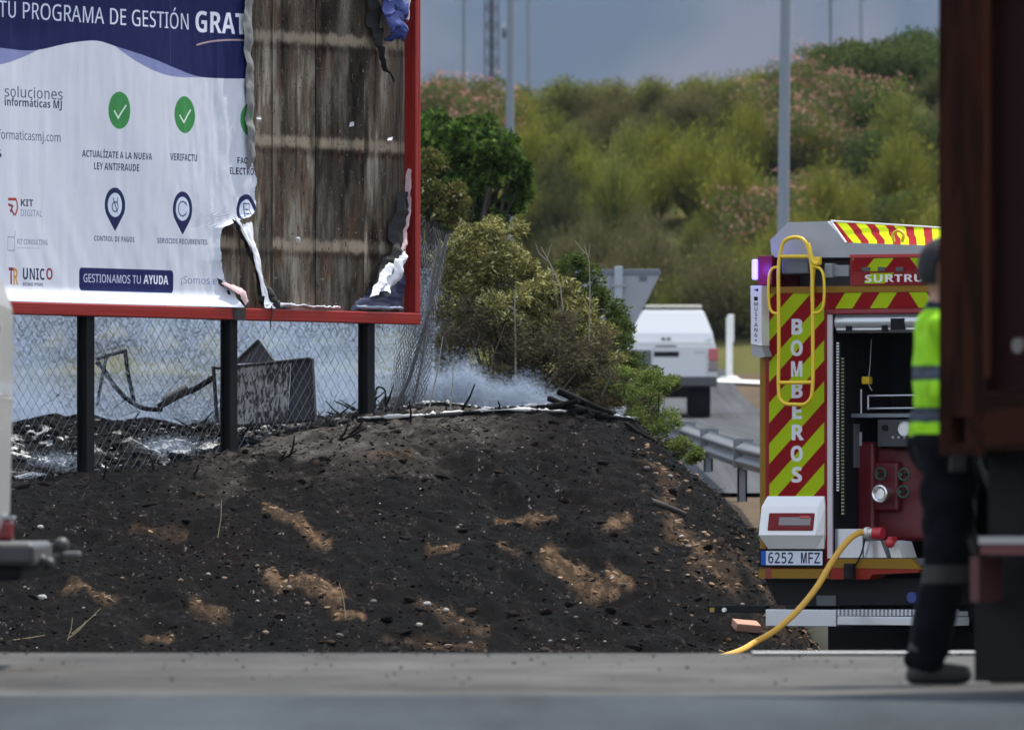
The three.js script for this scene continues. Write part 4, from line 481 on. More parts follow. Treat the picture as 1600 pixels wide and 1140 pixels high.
  const bp = at(1180, 421, 0.05); const beacon = part('beacon_lamp', box(0.042, 0.15, 0.04, bp.x, bp.y, bp.z, 0.014), mat([0.3, 0.3, 0.9], 0.3, { emissive: new THREE.Color(0.20, 0.17, 1), emissiveIntensity: 1.7 }), ft);
  const pl = new THREE.PointLight(new THREE.Color(0.16, 0.10, 1), 0.09); pl.position.copy(at(1184, 421, 0.14)); pl.castShadow = true; pl.shadow.radius = 2; ft.add(pl); pl.name = 'beacon_light';
  const gp = part('guide_plate', poly([[1174, 537], [1173, 446], [1190, 446], [1190.5, 540]], 0.0, 0.12), whiteP, ft, 'white upright plate with dark stacked lettering');
  const ga = at(1173.5, 536, 0.122), gb = at(1189.5, 447, 0.122); part('plate_lettering', faceBox(ga.x, gb.x, ga.y, gb.y, 0, 0.1215), tape(chev(64, 340, (g, w, h) => { g.fillStyle = '#d4d2dc'; g.fillRect(0, 0, w, h); g.fillStyle = '#1c1c26'; g.beginPath(); g.moveTo(18, 22); g.lineTo(46, 12); g.lineTo(46, 32); g.fill(); g.fillRect(20, 62, 24, 24); g.fillStyle = '#4a4a5a'; g.font = 'bold 34px sans-serif'; 'MUSTANG'.split('').forEach((c, i) => g.fillText(c, 32 - g.measureText(c).width / 2, 118 + i * 31)); g.beginPath(); g.arc(32, 322, 6, 0, 7); g.fill(); })), gp);
  part('plate_foot', poly([[1175, 555], [1174, 537.5], [1190.5, 540.5], [1196, 557], [1188, 559]], 0.0, 0.11), mat([0.3, 0.3, 0.3], 0.5), gp);
  // coupling and hose
  part('hose_coupling', [cyl(0.032, 0.10, ...at(1362, 832, 0.03).toArray(), 'x', 16), cyl(0.042, 0.03, ...at(1356, 832, 0.03).toArray(), 'x', 16)], mat([0.62, 0.6, 0.56], 0.4, { metalness: 0.3 }), ft); part('coupling_collar', [cyl(0.044, 0.075, ...at(1373, 833, 0.03).toArray(), 'x', 16), new THREE.SphereGeometry(0.036, 14, 10).translate(...at(1391, 848, 0.05).toArray()), B(1386, 838, 1394, 848, -0.05, 0.04, 0.01)], mat([0.40, 0.02, 0.03], 0.4), ft);
  const hp = [[1354, 831, 0.03], [1340, 833, 0.1], [1322, 848, 0.2], [1300, 878, 0.32], [1278, 915, 0.45], [1250, 950, 0.6], [1215, 982, 0.9], [1180, 1003, 1.4], [1150, 1019, 2.0]].map(([a, b, q]) => { const l = at(a, b, q); return FT.world(l.x, l.y, l.z); });
  const last = hp[hp.length - 1]; hp.push(V(last.x - 0.5, last.y - 0.12, last.z + 1.0), V(last.x - 1.2, land(last.x - 1.2, -last.z - 2.2) + 0.05, last.z + 2.2), V(last.x - 4, land(0, -last.z - 4) + 0.04, last.z + 4));
  single('fire_hose', 'yellow fire hose curving down from the fire engine to the ground', 'hose', tube(hp, 0.023, 10, 120), mat([0.60, 0.33, 0.045], 0.65, { bumpMap: bumpA, bumpScale: 0.002 }));
}
// ---------- lorry with rusty container, close by ----------
{
  const CT = Plane(1480, 39.6, -45), c = thing('container_lorry', 'dark rusty container on a lorry seen from behind at its wheel', 'lorry'); CT.put(c);
  const B = (a, b, e, f, w0, w1, r) => pbox(CT, a, b, e, f, w0, w1, r), rustTex = dataTex(256, 256, (i, j) => { const x = i / 256, y = j / 256, s = fbm(x * 5, y * 5, 3, 5), k = fbm(x * 16, y * 3, 7, 3), t = sstep(-0.3, 0.4, s + 0.3 * k); return [enc(lerp(0.015, 0.034, t)), enc(lerp(0.0065, 0.011, t)), enc(lerp(0.004, 0.006, t))]; }, true);
  const rust = mat('#ffffff', 0.85, { map: rustTex, bumpMap: bumpA, bumpScale: 0.006, specularIntensity: 0.08 }), rustD = mat([0.016, 0.004, 0.0035], 0.85, { specularIntensity: 0.3 }), iron = mat([0.009, 0.009, 0.009], 0.85, { specularIntensity: 0.3 }), tyre = rubber;
  const yT = 2.78, uL = CT.at(1468, 600).x, y0 = CT.at(1468, 712).y, yHoleT = CT.at(1490, 652).y, yHoleB = CT.at(1490, 692).y, hx0 = CT.at(1486, 660).x, hx1 = CT.at(1508, 660).x, xP = CT.at(1542, 600).x, xR = uL + 2.45;
  for (const m of [0, 1]) { const f = (g) => m ? flat(g).applyMatrix4(new THREE.Matrix4().makeScale(-1, 1, 1)).translate(uL + xR, 0, 0) : g;
    part('corner_post', f(join([bx(uL, xP, yHoleT, yT, -0.12, 0), bx(uL, hx0, y0, yHoleT, -0.12, 0), bx(hx1, xP, y0, yHoleT, -0.12, 0), bx(hx0, hx1, y0, yHoleB, -0.12, 0)])), rust, c);
    part('post_lip', f(cyl(0.016, yT - y0 - 0.3, xP + 0.012, (yT + y0 + 0.3) / 2, 0.004, 'y', 10)), mat([0.05, 0.015, 0.007], 0.85, { specularIntensity: 0.1 }), c);
    part('side_wall', f(bx(uL + 0.005, uL + 0.05, y0 + 0.26, yT, -6, -0.12)), rust, c); for (let i = 0; i < 6; i++) part('side_rib', f(bx(uL - 0.04, uL + 0.004, y0 + 0.26, yT, -1.3 - i * 0.85, -1.18 - i * 0.85)), rust, c);
    const u = uL + 0.36; part('tyre', f(join([new THREE.LatheGeometry([[0.28, -0.13], [0.44, -0.155], [0.485, -0.12], [0.49, 0], [0.485, 0.12], [0.44, 0.155], [0.28, 0.13]].map(([a, b]) => new THREE.Vector2(a, b)), 40).rotateZ(Math.PI / 2).translate(CT.at(1535, 1000).x + 0.02, 0.49, -0.75)])), tyre, c);
    part('mud_flap', f(bx(CT.at(1482, 900).x, CT.at(1482, 900).x + 0.55, 0.04, 0.36, -0.17, -0.15)), iron, c); part('mudguard', f(bx(CT.at(1490, 900).x, CT.at(1490, 900).x + 0.6, 0.36, y0 - 0.02, -0.22, -0.2)), iron, c);
  }
  part('door_panel', bx(xP + 0.02, xR - (xP - uL) - 0.02, y0 + 0.25, yT, -0.1, -0.06), rustD, c); for (let i = 0; i < 4; i++) { const q = xP + 0.18 + i * 0.42; part('door_rib', bx(q, q + 0.1, y0 + 0.26, yT, -0.06, -0.02), rustD, c); }
  part('bottom_rail', [bx(xP, xR - (xP - uL), y0 + 0.02, CT.at(1560, 612).y, -0.1, 0.012)], rust, c); part('top_rail', bx(uL, xR, yT, yT + 0.1, -0.12, 0.01), rust, c); part('container_floor', bx(uL + 0.1, xR - 0.1, y0 - 0.02, y0 + 0.03, -6, -0.13), iron, c);
  part('latch', cyl(0.03, 0.03, ...CT.at(1594, 540, 0.0).toArray(), 'z', 14), mat([0.12, 0.1, 0.09], 0.6), c);
  part('chassis', [bx(uL + 0.7, uL + 0.85, 0.55, y0, -6, -0.3), bx(xR - 0.85, xR - 0.7, 0.55, y0, -6, -0.3), bx(uL + 0.12, xR - 0.12, 0.62, y0 - 0.03, -0.5, -0.25)], iron, c);
  const bp = part('rear_bumper', bx(CT.at(1540, 850).x, xR - 0.2, CT.at(1560, 866).y, CT.at(1560, 850).y, -0.14, 0.03), mat([0.10, 0.02, 0.018], 0.6), c); part('bumper_cap', bx(CT.at(1540, 850).x, xR - 0.2, CT.at(1560, 849.5).y, CT.at(1560, 838).y, -0.14, 0.04), mat([0.30, 0.29, 0.28], 0.6), bp);
  part('red_reflection', bx(CT.at(1516, 900).x, CT.at(1530, 900).x, CT.at(1520, 940).y, CT.at(1520, 870).y, -0.14, 0.0), mat([0.07, 0.02, 0.018], 0.7), c);  // maroon bar standing in for a red reflection under the bumper
}
{ const q = 48.9, g = thing('white_wedge', 'small white wedge on the pavement behind the lorry wheel', 'wedge', [X(1600, q), 0.006, -q]); part('wedge_block', (() => { const s = new THREE.Shape([new THREE.Vector2(-0.08, 0), new THREE.Vector2(0.14, 0), new THREE.Vector2(0.14, 0.11), new THREE.Vector2(0.02, 0.06)]); return new THREE.ExtrudeGeometry(s, { depth: 0.16, bevelSize: 0.005, bevelThickness: 0.005, bevelSegments: 1 }); })(), whiteP, g); }
// ---------- parked van at the left edge ----------
{
  const d = 45.2, v = thing('white_van', 'white van parked at the pavement edge with its rear bumper showing', 'van', [X(6, d), 0.004, -d]), H = (py) => EYE + (HZ - py) / F * d - 0.004, U = (px) => X(px, d) - X(18, d);
  const prof = [[U(-6), H(880)], [U(-1), H(840)], [U(12), H(800)], [U(17), H(600)], [U(16), H(480)], [U(2), H(440)], [U(-25), H(428)], [-2.6, H(424)], [-3.1, H(520)], [-3.5, H(640)], [-4.4, H(690)], [-4.6, H(800)], [-4.55, 0.3], [-4.2, 0.25], [-0.3, 0.27]].map(([a, b]) => new THREE.Vector2(a, b));
  part('body', new THREE.ExtrudeGeometry(new THREE.Shape(prof), { depth: 1.62, bevelSize: 0.03, bevelThickness: 0.06, bevelSegments: 3 }).translate(-0.03, 0, -0.85), mat([0.66, 0.66, 0.65], 0.35, { clearcoat: 0.6 }), v);
  for (const z of [-0.93, 0.852]) { part('side_window', bx(-1.5, -0.5, H(600), H(470), z, z + 0.012), blackP, v); part('side_window', bx(-2.9, -1.6, H(600), H(470), z, z + 0.012), blackP, v); }
  part('rear_window', bx(U(8) - 0.02, U(10), H(610), H(480), -0.6, 0.6), blackP, v);
  for (const z of [-0.7, 0.72]) { part('tail_lamp', bx(U(-14), U(23), H(846), H(812), z, z + 0.2, 0.02), mat([0.22, 0.01, 0.014], 0.25, { clearcoat: 1 }), v); part('lamp_trim', bx(U(-14), U(24), H(811), H(806), z, z + 0.2), mat([0.4, 0.4, 0.4], 0.4), v); }
  part('rear_bumper', bx(U(-20), U(80), H(882), H(846), -0.84, 0.86, 0.03), mat([0.03, 0.03, 0.03], 0.5), v);
  part('lower_valance', bx(-0.6, U(60), H(905), H(880), -0.8, 0.82, 0.03), rubber, v);
  part('tow_bar', [tube([[U(70), H(876), 0.2], [U(92), H(876), 0.2], [U(108), H(868), 0.2], [U(111), H(856), 0.2]], 0.022, 8), new THREE.SphereGeometry(0.034, 14, 10).translate(U(111), H(851), 0.2), new THREE.SphereGeometry(0.028, 10, 8).translate(U(93), H(880), 0.26), new THREE.SphereGeometry(0.024, 10, 8).translate(U(82), H(874), 0.3)], mat([0.035, 0.035, 0.035], 0.5), v);
  part('socket_plate', bx(U(112), U(140), H(870), H(861), 0.1, 0.24, 0.01), mat([0.09, 0.09, 0.09], 0.6), v);
  for (const x of [-0.85, -3.75]) for (const z of [-0.72, 0.74]) { const w = part('wheel', cyl(0.32, 0.2, x, 0.32, z, 'z', 32), rubber, v); part('hub', cyl(0.19, 0.21, x, 0.32, z, 'z', 20), greyP, w); }
  part('badge', bx(U(8), U(20), H(522), H(512), 0.5, 0.56), mat([0.06, 0.06, 0.14], 0.4), v);
}
// ---------- white pickup, sign, bollard, rail, poles ----------
{
  const d = 200, gy = roadP(d) + 0.03, c = thing('white_pickup', 'white pickup truck with canopy and roof bar driving up the slip road', 'pickup', [X(1047, d), gy, -d]);
  const U = (px) => X(px, d) - X(1047, d), H = (py) => EYE + (HZ - py) / F * d - gy, white = mat([0.56, 0.57, 0.58], 0.4, { clearcoat: 0.3 });
  const loft = (rows, z1) => { const pos = []; for (let i = 0; i + 1 < rows.length; i++) { const [a, b, y, z] = rows[i], [a2, b2, y2, z2] = rows[i + 1]; const q = [[a, y, z], [b, y, z], [b2, y2, z2], [a2, y2, z2]], k = q.map((p) => [p[0], p[1], z1]); for (const f of [[q[0], q[1], q[2], q[3]], [q[1], k[1], k[2], q[2]], [q[0], q[3], k[3], k[0]], [k[0], k[3], k[2], k[1]]]) pos.push(...f[0], ...f[1], ...f[2], ...f[0], ...f[2], ...f[3]); } const t = rows[rows.length - 1]; pos.push(t[0], t[2], t[3], t[1], t[2], t[3], t[1], t[2], z1, t[0], t[2], t[3], t[1], t[2], z1, t[0], t[2], z1); return soup(pos); };
  part('body', loft([[U(978), U(1119), H(600), 0], [U(975), U(1121), H(575), 0.02], [U(974), U(1120), H(548), 0.02], [U(976), U(1118), H(537), -0.02]], -4.6), white, c);
  part('canopy', loft([[U(976), U(1117), H(537), -0.02], [U(984), U(1114), H(520), -0.12], [U(1004), U(1101), H(486), -0.42], [U(1010), U(1094), H(482), -0.55]], -3.0), white, c);
  part('tailgate', bx(U(1020), U(1104), H(589), H(541), 0.005, 0.035, 0.02), white, c);
  part('window_seal', bx(U(984), U(1112), H(537), H(534), -0.0, 0.015), mat([0.7, 0.71, 0.72], 0.4), c);
  const rk = part('roof_bar', bx(U(1009), U(1098), H(480), H(475.5), -1.2, -0.5, 0.02), mat([0.62, 0.58, 0.48], 0.5), c); part('bar_foot', [bx(U(1013), U(1021), H(486), H(480), -0.8, -0.6), bx(U(1034), U(1043), H(486), H(480), -0.8, -0.6), bx(U(1060), U(1096), H(485), H(481), -1, -0.6)], blackP, rk);
  part('tail_lamp', bx(U(1107), U(1122.5), H(564), H(544), -0.1, 0.045, 0.02), mat([0.36, 0.012, 0.02], 0.25, { clearcoat: 1 }), c); part('reversing_lamp', bx(U(1107), U(1122), H(580), H(565), -0.1, 0.043, 0.02), mat([0.12, 0.09, 0.09], 0.3, { clearcoat: 1 }), c);
  part('tail_lamp', bx(U(972), U(980), H(564), H(544), -0.1, 0.045, 0.02), mat([0.36, 0.012, 0.02], 0.25, { clearcoat: 1 }), c);
  part('side_window', bx(U(978), U(1018), H(574), H(546.5), 0.012, 0.03, 0.01), mat([0.09, 0.10, 0.115], 0.35), c, 'dark grey panel beside the tailgate');
  part('tailgate_handle', bx(U(1022), U(1061), H(557), H(549), 0.03, 0.05, 0.012), blackP, c); part('tailgate_slot', bx(U(1024), U(1057), H(541.5), H(539.5), 0.03, 0.045), mat([0.12, 0.12, 0.13], 0.5), c);
  part('window_latch', [bx(U(1034), U(1039), H(531.5), H(527), 0.0, 0.03), bx(U(1043), U(1048), H(531.5), H(527), 0.0, 0.03), bx(U(1039), U(1043), H(530), H(529), 0, 0.025)], darkGrey, c); part('badge', [bx(U(1103), U(1112), H(532), H(530), 0, 0.02), bx(U(1085), U(1102), H(551), H(549), 0.035, 0.04)], greyP, c);
  part('bumper', bx(U(1042), U(1121), H(604), H(588), -0.1, 0.16, 0.03), mat([0.05, 0.052, 0.058], 0.4), c); part('bumper', bx(U(975), U(1041), H(603), H(590), -0.1, 0.15, 0.03), mat([0.05, 0.052, 0.058], 0.4), c); part('undertray', bx(U(1008), U(1080), H(618), H(604), -4.4, -0.1), rubber, c);
  for (const z of [-0.75, -3.9]) for (const px of [1095, 999]) part('wheel', cyl(0.37, 0.4, U(px), 0.37, z, 'x', 28), rubber, c);
  part('cab', loft([[U(980), U(1116), H(537), -3.0], [U(1006), U(1098), H(490), -3.1]], -4.4), white, c);
}
{
  const d = 150, b = land(X(966, d), d), s = thing('road_sign', 'grey back of a triangular give-way sign on its post', 'sign', [X(966, d), b, -d]), H = (py) => EYE + (HZ - py) / F * d - b, U = (px) => X(px, d) - X(966, d), g1 = mat([0.27, 0.285, 0.31], 0.5), s1 = new THREE.Shape([[U(902), H(428)], [U(898), H(421)], [U(1030), H(421)], [U(1032), H(426)], [U(972), H(546)], [U(962), H(546)]].map(([a, q]) => new THREE.Vector2(a, q)));
  part('sign_plate', new THREE.ExtrudeGeometry(s1, { depth: 0.006, bevelSize: 0.008, bevelThickness: 0.006, bevelSegments: 2 }).translate(0, 0, -0.06), g1, s);
  part('rim_shade', bx(U(898), U(1031), H(429), H(420.5), -0.045, -0.03), mat([0.12, 0.14, 0.17], 0.5), s);  // dark strip along the top edge, its colour standing for shade
  part('post', bx(U(960), U(973), -0.3, H(416), -0.035, 0.03, 0.01), mat([0.34, 0.37, 0.40], 0.5), s); part('clamp', [bx(U(956), U(977), H(448), H(444), -0.05, 0.04), bx(U(956), U(977), H(500), H(496), -0.05, 0.04)], g1, s); part('maker_mark', [bx(U(999), U(1011), H(439.5), H(431), -0.046, -0.044), bx(U(926), U(933), H(435), H(432), -0.046, -0.044)], mat([0.1, 0.11, 0.14], 0.6), s);
}
{ const d = 232, y = roadP(d), g = thing('white_post', 'white delineator post on a concrete foot beside the slip road', 'post', [X(1140, d), y - 0.02, -d]), k = d / F; part('shaft', [bx(-5 * k, 5 * k, 0.05, 100 * k, -0.06, 0.06, 0.02), bx(-5 * k, 5 * k, 60 * k, 104 * k, -0.05, 0.05, 0.03).translate(0.03, 0, 0)], mat([0.72, 0.72, 0.7], 0.6), g); part('foot', cyl(22 * k, 0.12, 0, 0.06, 0, 'y', 20, 10 * k), mat([0.6, 0.58, 0.54], 0.9), g); }
{ // guard rail
  const g = thing('guard_rail', 'galvanised steel guard rail between the burnt bank and the slip road', 'guard rail'), A = P(1212, 700, 106), M = P(1180, 691, 110), Bq = P(1062, 657, 131), zinc = mat([0.15, 0.157, 0.165], 0.65, { specularIntensity: 0.4 });
  const prof = [[-0.155, 0], [-0.13, 0.0], [-0.085, 0.08], [-0.05, 0.08], [-0.01, 0], [0.01, 0], [0.05, 0.08], [0.085, 0.08], [0.13, 0], [0.155, 0]];
  const seg = (a, b) => { const dir = b.clone().sub(a).normalize(), out = V(-dir.z, 0, dir.x).normalize(); if (out.z < 0) out.negate(); return gridGeo(9, 1, (u, v) => { const [h, o] = prof[Math.round(u * 9)], p = a.clone().lerp(b, v); return [p.x + out.x * o, p.y - 0.15 + h, p.z + out.z * o]; }); };
  const pts = [A, P(1160, 689, 113), P(1107, 673, 121), P(1072, 662, 128), P(1040, 652, 136)];
  for (let i = 0; i + 1 < pts.length; i++) part('rail_beam', seg(pts[i], pts[i + 1]), zinc, g);
  for (const [px, py, d] of [[1205, 697, 107], [1160, 688, 113.1], [1107, 672, 121.1], [1072, 661, 128.1]]) { const p = P(px, py, d), y = land(p.x, d) - 0.3; part('post', [bx(p.x - 0.055, p.x + 0.055, y, p.y + 0.02, p.z - 0.02, p.z), bx(p.x + 0.035, p.x + 0.055, y, p.y + 0.02, p.z - 0.08, p.z), bx(p.x - 0.055, p.x - 0.035, y, p.y + 0.02, p.z - 0.08, p.z)], zinc, g); part('spacer', bx(p.x - 0.1, p.x + 0.12, p.y - 0.3, p.y + 0.015, p.z + 0.001, p.z + 0.1), mat([0.18, 0.19, 0.2], 0.6, { specularIntensity: 0.4 }), g); }
}
function lampPost(label, px, pxTop, d, r0, r1, h, m) {
  const x = X(px, d), b = land(x, d) - 0.1, lean = (X(pxTop, d) - x), yT = EYE + HZ / F * d - b, k = h / yT, g = thing('lamp_post', label, 'lamp post', [x, b, -d]);
  part('column', stick(V(0, 0, 0), V(lean * k, h, 0), r0, r1, 20), m, g); part('arm', tube([[lean * k, h - 0.05, 0], [lean * k - 0.2, h + 0.35, 0], [lean * k - 1.2, h + 0.5, 0]], r1 * 0.8, 8), m, g); part('luminaire', box(0.7, 0.12, 0.28, lean * k - 1.4, h + 0.5, 0, 0.05), greyP, g); part('base_flange', cyl(r0 * 2, 0.06, 0, 0.1, 0, 'y', 16), m, g);
}
const galv = mat([0.20, 0.23, 0.26], 0.6, { specularIntensity: 0.4 });
lampPost('tall pale grey lamp post rising behind the fire engine', 1221, 1228, 205, 0.125, 0.09, 14, galv); lampPost('pale grey lamp post rising behind the green tree', 794, 798, 236, 0.105, 0.075, 14, galv);
const slim = (label, px, d, r, m) => { const x = X(px, d), b = land(x, d); const g = thing('slender_mast', label, 'mast', [x, b - 0.2, -d]); part('shaft', stick(V(0, 0, 0), V(0.02, 26, 0), r, r * 0.7, 10), m, g); part('head', box(0.5, 0.14, 0.2, -0.1, 26, 0), m, g); };
slim('thin dark mast left of the lattice tower, behind the hill', 724, 470, 0.075, mat([0.12, 0.14, 0.16], 0.6)); slim('thin pale mast between lamp post and open hillside', 825, 480, 0.12, galv); slim('thin dark mast behind the hill crest beside the tall lamp post', 1298, 430, 0.07, mat([0.10, 0.12, 0.15], 0.6)); slim('thin pale mast behind the hill crest near the container', 1346, 440, 0.08, galv);
{ const d = 520, x = X(768, d), b = land(x, d), g = thing('lattice_tower', 'dark steel lattice tower with antennas behind the hill', 'tower', [x, b - 0.5, -d]), m = mat([0.08, 0.09, 0.11], 0.6), w = 0.34, Ht = 30, legs = [[-w, -w], [w, -w], [w, w], [-w, w]];
  for (const [a, c] of legs) part('leg', stick(V(a, 0, c), V(a, Ht, c), 0.05, 0.045, 6), m, g); const br = []; for (let y = 0.5; y < Ht - 1; y += 0.9) for (let i = 0; i < 4; i++) { const p = legs[i], q = legs[(i + 1) % 4]; br.push(stick(V(p[0], y, p[1]), V(q[0], y + 0.9, q[1]), 0.025, 0.025, 4), stick(V(p[0], y, p[1]), V(q[0], y, q[1]), 0.022, 0.022, 4)); } part('bracing', br, m, g);
  for (const [y, s] of [[21.4, -1], [25.5, 1], [18.2, 1]]) part('antenna_dish', cyl(0.35, 0.2, s * 0.65, y, 0.3, 'x', 16), m, g); part('cable_tray', bx(-0.12, 0.12, 0, Ht, -0.1, 0.1), mat([0.05, 0.055, 0.07], 0.7), g); }
// ---------- firefighter ----------
function fieldMesh(lo, size, n, f) {                    // surface where f < 0, on an n^3 grid
  const mc = new MarchingCubes(n, new THREE.MeshBasicMaterial(), false, false, 400000); mc.isolation = 0; mc.reset(); const h = n / 2;
  for (let k = 0; k < n; k++) for (let j = 0; j < n; j++) for (let i = 0; i < n; i++) mc.field[k * n * n + j * n + i] = clamp(-f(lo[0] + (i - h + h) / n * size, lo[1] + j / n * size, lo[2] + k / n * size), -1, 1);
  mc.update(); const g = new THREE.BufferGeometry(), p = mc.positionArray.slice(0, mc.count * 3); for (let i = 0; i < p.length; i += 3) for (let c = 0; c < 3; c++) p[i + c] = lo[c] + (p[i + c] + 1) / 2 * size;
  g.setAttribute('position', new THREE.BufferAttribute(new Float32Array(p), 3)); const m = mergeVertices(g, size / n * 0.02); m.computeVertexNormals(); return m;
}
const cap = (a, b, ra, rb) => { const dx = b[0] - a[0], dy = b[1] - a[1], dz = b[2] - a[2], L = dx * dx + dy * dy + dz * dz; return (x, y, z) => { const t = clamp(((x - a[0]) * dx + (y - a[1]) * dy + (z - a[2]) * dz) / L); return Math.hypot(x - a[0] - dx * t, y - a[1] - dy * t, z - a[2] - dz * t) - lerp(ra, rb, t); }; };
const smin = (list, k) => (x, y, z) => { let r = 1e3; for (const f of list) { const v = f(x, y, z), h = clamp(0.5 + 0.5 * (r - v) / k); r = lerp(r, v, h) - k * h * (1 - h); } return r; };
const ellip = (c, r) => (x, y, z) => { const q = Math.hypot((x - c[0]) / r[0], (y - c[1]) / r[1], (z - c[2]) / r[2]); return (q - 1) * Math.min(...r); };
{ // local axes: walking towards +x, the right side towards the camera (+z)
  const d = 41.0, p = thing('person', 'person in lime hi-vis jacket and dark trousers walking behind the rusty container', 'person', [X(1487, d), 0.006, -d]);
  p.rotation.y = 0.18;
  const torso = [cap([0.0, 0.95, 0.07], [0.0, 1.40, 0.12], 0.135, 0.12), cap([0.0, 0.95, -0.07], [0.0, 1.40, -0.12], 0.135, 0.12), cap([-0.01, 1.0, 0], [-0.01, 1.42, 0], 0.145, 0.125)];
  const armR = [cap([0.0, 1.43, 0.19], [-0.06, 1.16, 0.24], 0.072, 0.058), cap([-0.06, 1.16, 0.24], [0.1, 0.95, 0.24], 0.056, 0.042)], armL = [cap([0.0, 1.43, -0.19], [0.05, 1.16, -0.24], 0.072, 0.058), cap([0.05, 1.16, -0.24], [0.26, 1.02, -0.2], 0.056, 0.042)];
  const fold = (x, y, z) => 0.026 * Math.sin(y * 26 + 7 * noise(x * 5, z * 5, 1) + x * 18) * noise(x * 4, y * 5, z * 4) + 0.022 * fbm3(x * 12, y * 9, z * 12, 2);
  const tor = smin(torso, 0.05), aR = smin(armR, 0.03), aL = smin(armL, 0.03), jk = smin([tor, aR, aL], 0.018), jf = (x, y, z) => { let v = jk(x, y, z) + fold(x, y, z); return Math.max(v, 0.93 - y - 0.02 * noise(x * 5, z * 5)); };
  const jg = fieldMesh([-0.5, 0.72, -0.5], 1.0, 84, jf), lime = [0.28, 0.60, 0.015], navyc = [0.012, 0.016, 0.035], greyc = [0.05, 0.06, 0.08], cols = []; { const q = jg.attributes.position; for (let i = 0; i < q.count; i++) { const y = q.getY(i), band = Math.abs(y - 1.245) < 0.03 || Math.abs(y - 1.075) < 0.03; cols.push(...(band ? (Math.abs(y - 1.245) < 0.018 || Math.abs(y - 1.075) < 0.018 ? greyc : navyc) : y > 1.5 ? navyc : lime)); } jg.setAttribute('color', new THREE.Float32BufferAttribute(cols, 3)); }
  // head and hands: one body mesh
  const hc = [0.035, 1.645, 0], head = smin([ellip([0.03, 1.655, 0], [0.098, 0.115, 0.078]), cap([0.05, 1.60, 0], [0.075, 1.575, 0], 0.055, 0.04), cap([-0.01, 1.45, 0], [0.02, 1.58, 0], 0.058, 0.052), cap([0.128, 1.65, 0], [0.142, 1.625, 0], 0.008, 0.014), cap([0.02, 1.66, 0.08], [0.022, 1.63, 0.08], 0.016, 0.012), cap([0.02, 1.66, -0.08], [0.022, 1.63, -0.08], 0.016, 0.012), cap([0.112, 1.605, 0.014], [0.112, 1.605, -0.014], 0.011, 0.011)], 0.02);
  const eyes = (x, y, z) => Math.max(head(x, y, z), -(Math.hypot(x - 0.128, y - 1.662, Math.abs(z) - 0.032) - 0.017));
  const hand = (c, dir) => { const out = [ellip([c[0] + dir * 0.04, c[1] - 0.03, c[2]], [0.045, 0.042, 0.02])]; for (let i = 0; i < 4; i++) { const y = c[1] - 0.005 - i * 0.019, l = [0.045, 0.052, 0.048, 0.036][i]; out.push(cap([c[0] + dir * 0.07, y, c[2]], [c[0] + dir * (0.07 + l * 0.6), y - 0.012, c[2] - 0.01], 0.009, 0.0085), cap([c[0] + dir * (0.07 + l * 0.6), y - 0.012, c[2] - 0.01], [c[0] + dir * (0.07 + l * 0.8), y - 0.03, c[2] - 0.028], 0.0085, 0.007)); } out.push(cap([c[0] + dir * 0.03, c[1] + 0.0, c[2]], [c[0] + dir * 0.06, c[1] + 0.03, c[2] - 0.014], 0.011, 0.009), cap([c[0] + dir * 0.06, c[1] + 0.03, c[2] - 0.014], [c[0] + dir * 0.085, c[1] + 0.03, c[2] - 0.02], 0.009, 0.008)); return smin(out, 0.008); };
  const skinGeo = join([fieldMesh([-0.15, 1.44, -0.17], 0.36, 96, eyes).translate(-0.045, 0, 0), fieldMesh([0.06, 0.82, 0.14], 0.2, 60, hand([0.1, 0.945, 0.24], 1)), fieldMesh([0.24, 0.9, -0.3], 0.2, 60, hand([0.275, 1.015, -0.2], 1))]);
  const body = part('body', skinGeo, mat([0.36, 0.20, 0.14], 0.6), p);
  part('jacket', jg, mat('#ffffff', 0.8, { vertexColors: true, specularIntensity: 0.3 }), p);
  const legs = smin([cap([-0.03, 0.96, 0.085], [-0.03, 0.53, 0.1], 0.118, 0.098), cap([-0.03, 0.53, 0.1], [-0.13, 0.11, 0.1], 0.098, 0.082), cap([-0.01, 0.96, -0.085], [0.17, 0.55, -0.1], 0.118, 0.098), cap([0.17, 0.55, -0.1], [0.24, 0.12, -0.1], 0.098, 0.08), cap([-0.04, 0.95, -0.05], [-0.04, 0.95, 0.05], 0.125, 0.125)], 0.04), lf = (x, y, z) => Math.max(legs(x, y, z) + fold(x, y, z) * 0.8, y - 1.0);
  const lg = fieldMesh([-0.5, 0.03, -0.5], 1.0, 84, lf), lc = []; { const q = lg.attributes.position; for (let i = 0; i < q.count; i++) { const y = q.getY(i); lc.push(...(Math.abs(y - 0.44) < 0.034 ? [0.045, 0.047, 0.044] : [0.005, 0.0055, 0.008])); } lg.setAttribute('color', new THREE.Float32BufferAttribute(lc, 3)); }
  part('trousers', lg, mat('#ffffff', 0.9, { vertexColors: true, specularIntensity: 0.15 }), p);
  const boot = (x, z, a) => { const f = smin([cap([x - 0.01, 0.14, z], [x - 0.01, 0.06, z], 0.058, 0.05), cap([x, 0.045, z], [x + 0.15, 0.04, z + 0.01], 0.046, 0.038), cap([x - 0.045, 0.035, z], [x + 0.1, 0.035, z], 0.034, 0.034)], 0.03); return fieldMesh([x - 0.14, -0.03, z - 0.16], 0.34, 56, (q, y, w) => Math.max(f(q, y, w), -y)); };
  part('boot', boot(-0.13, 0.1), mat([0.022, 0.021, 0.02], 0.7), p); part('boot', boot(0.24, -0.1), mat([0.035, 0.033, 0.03], 0.6), p);
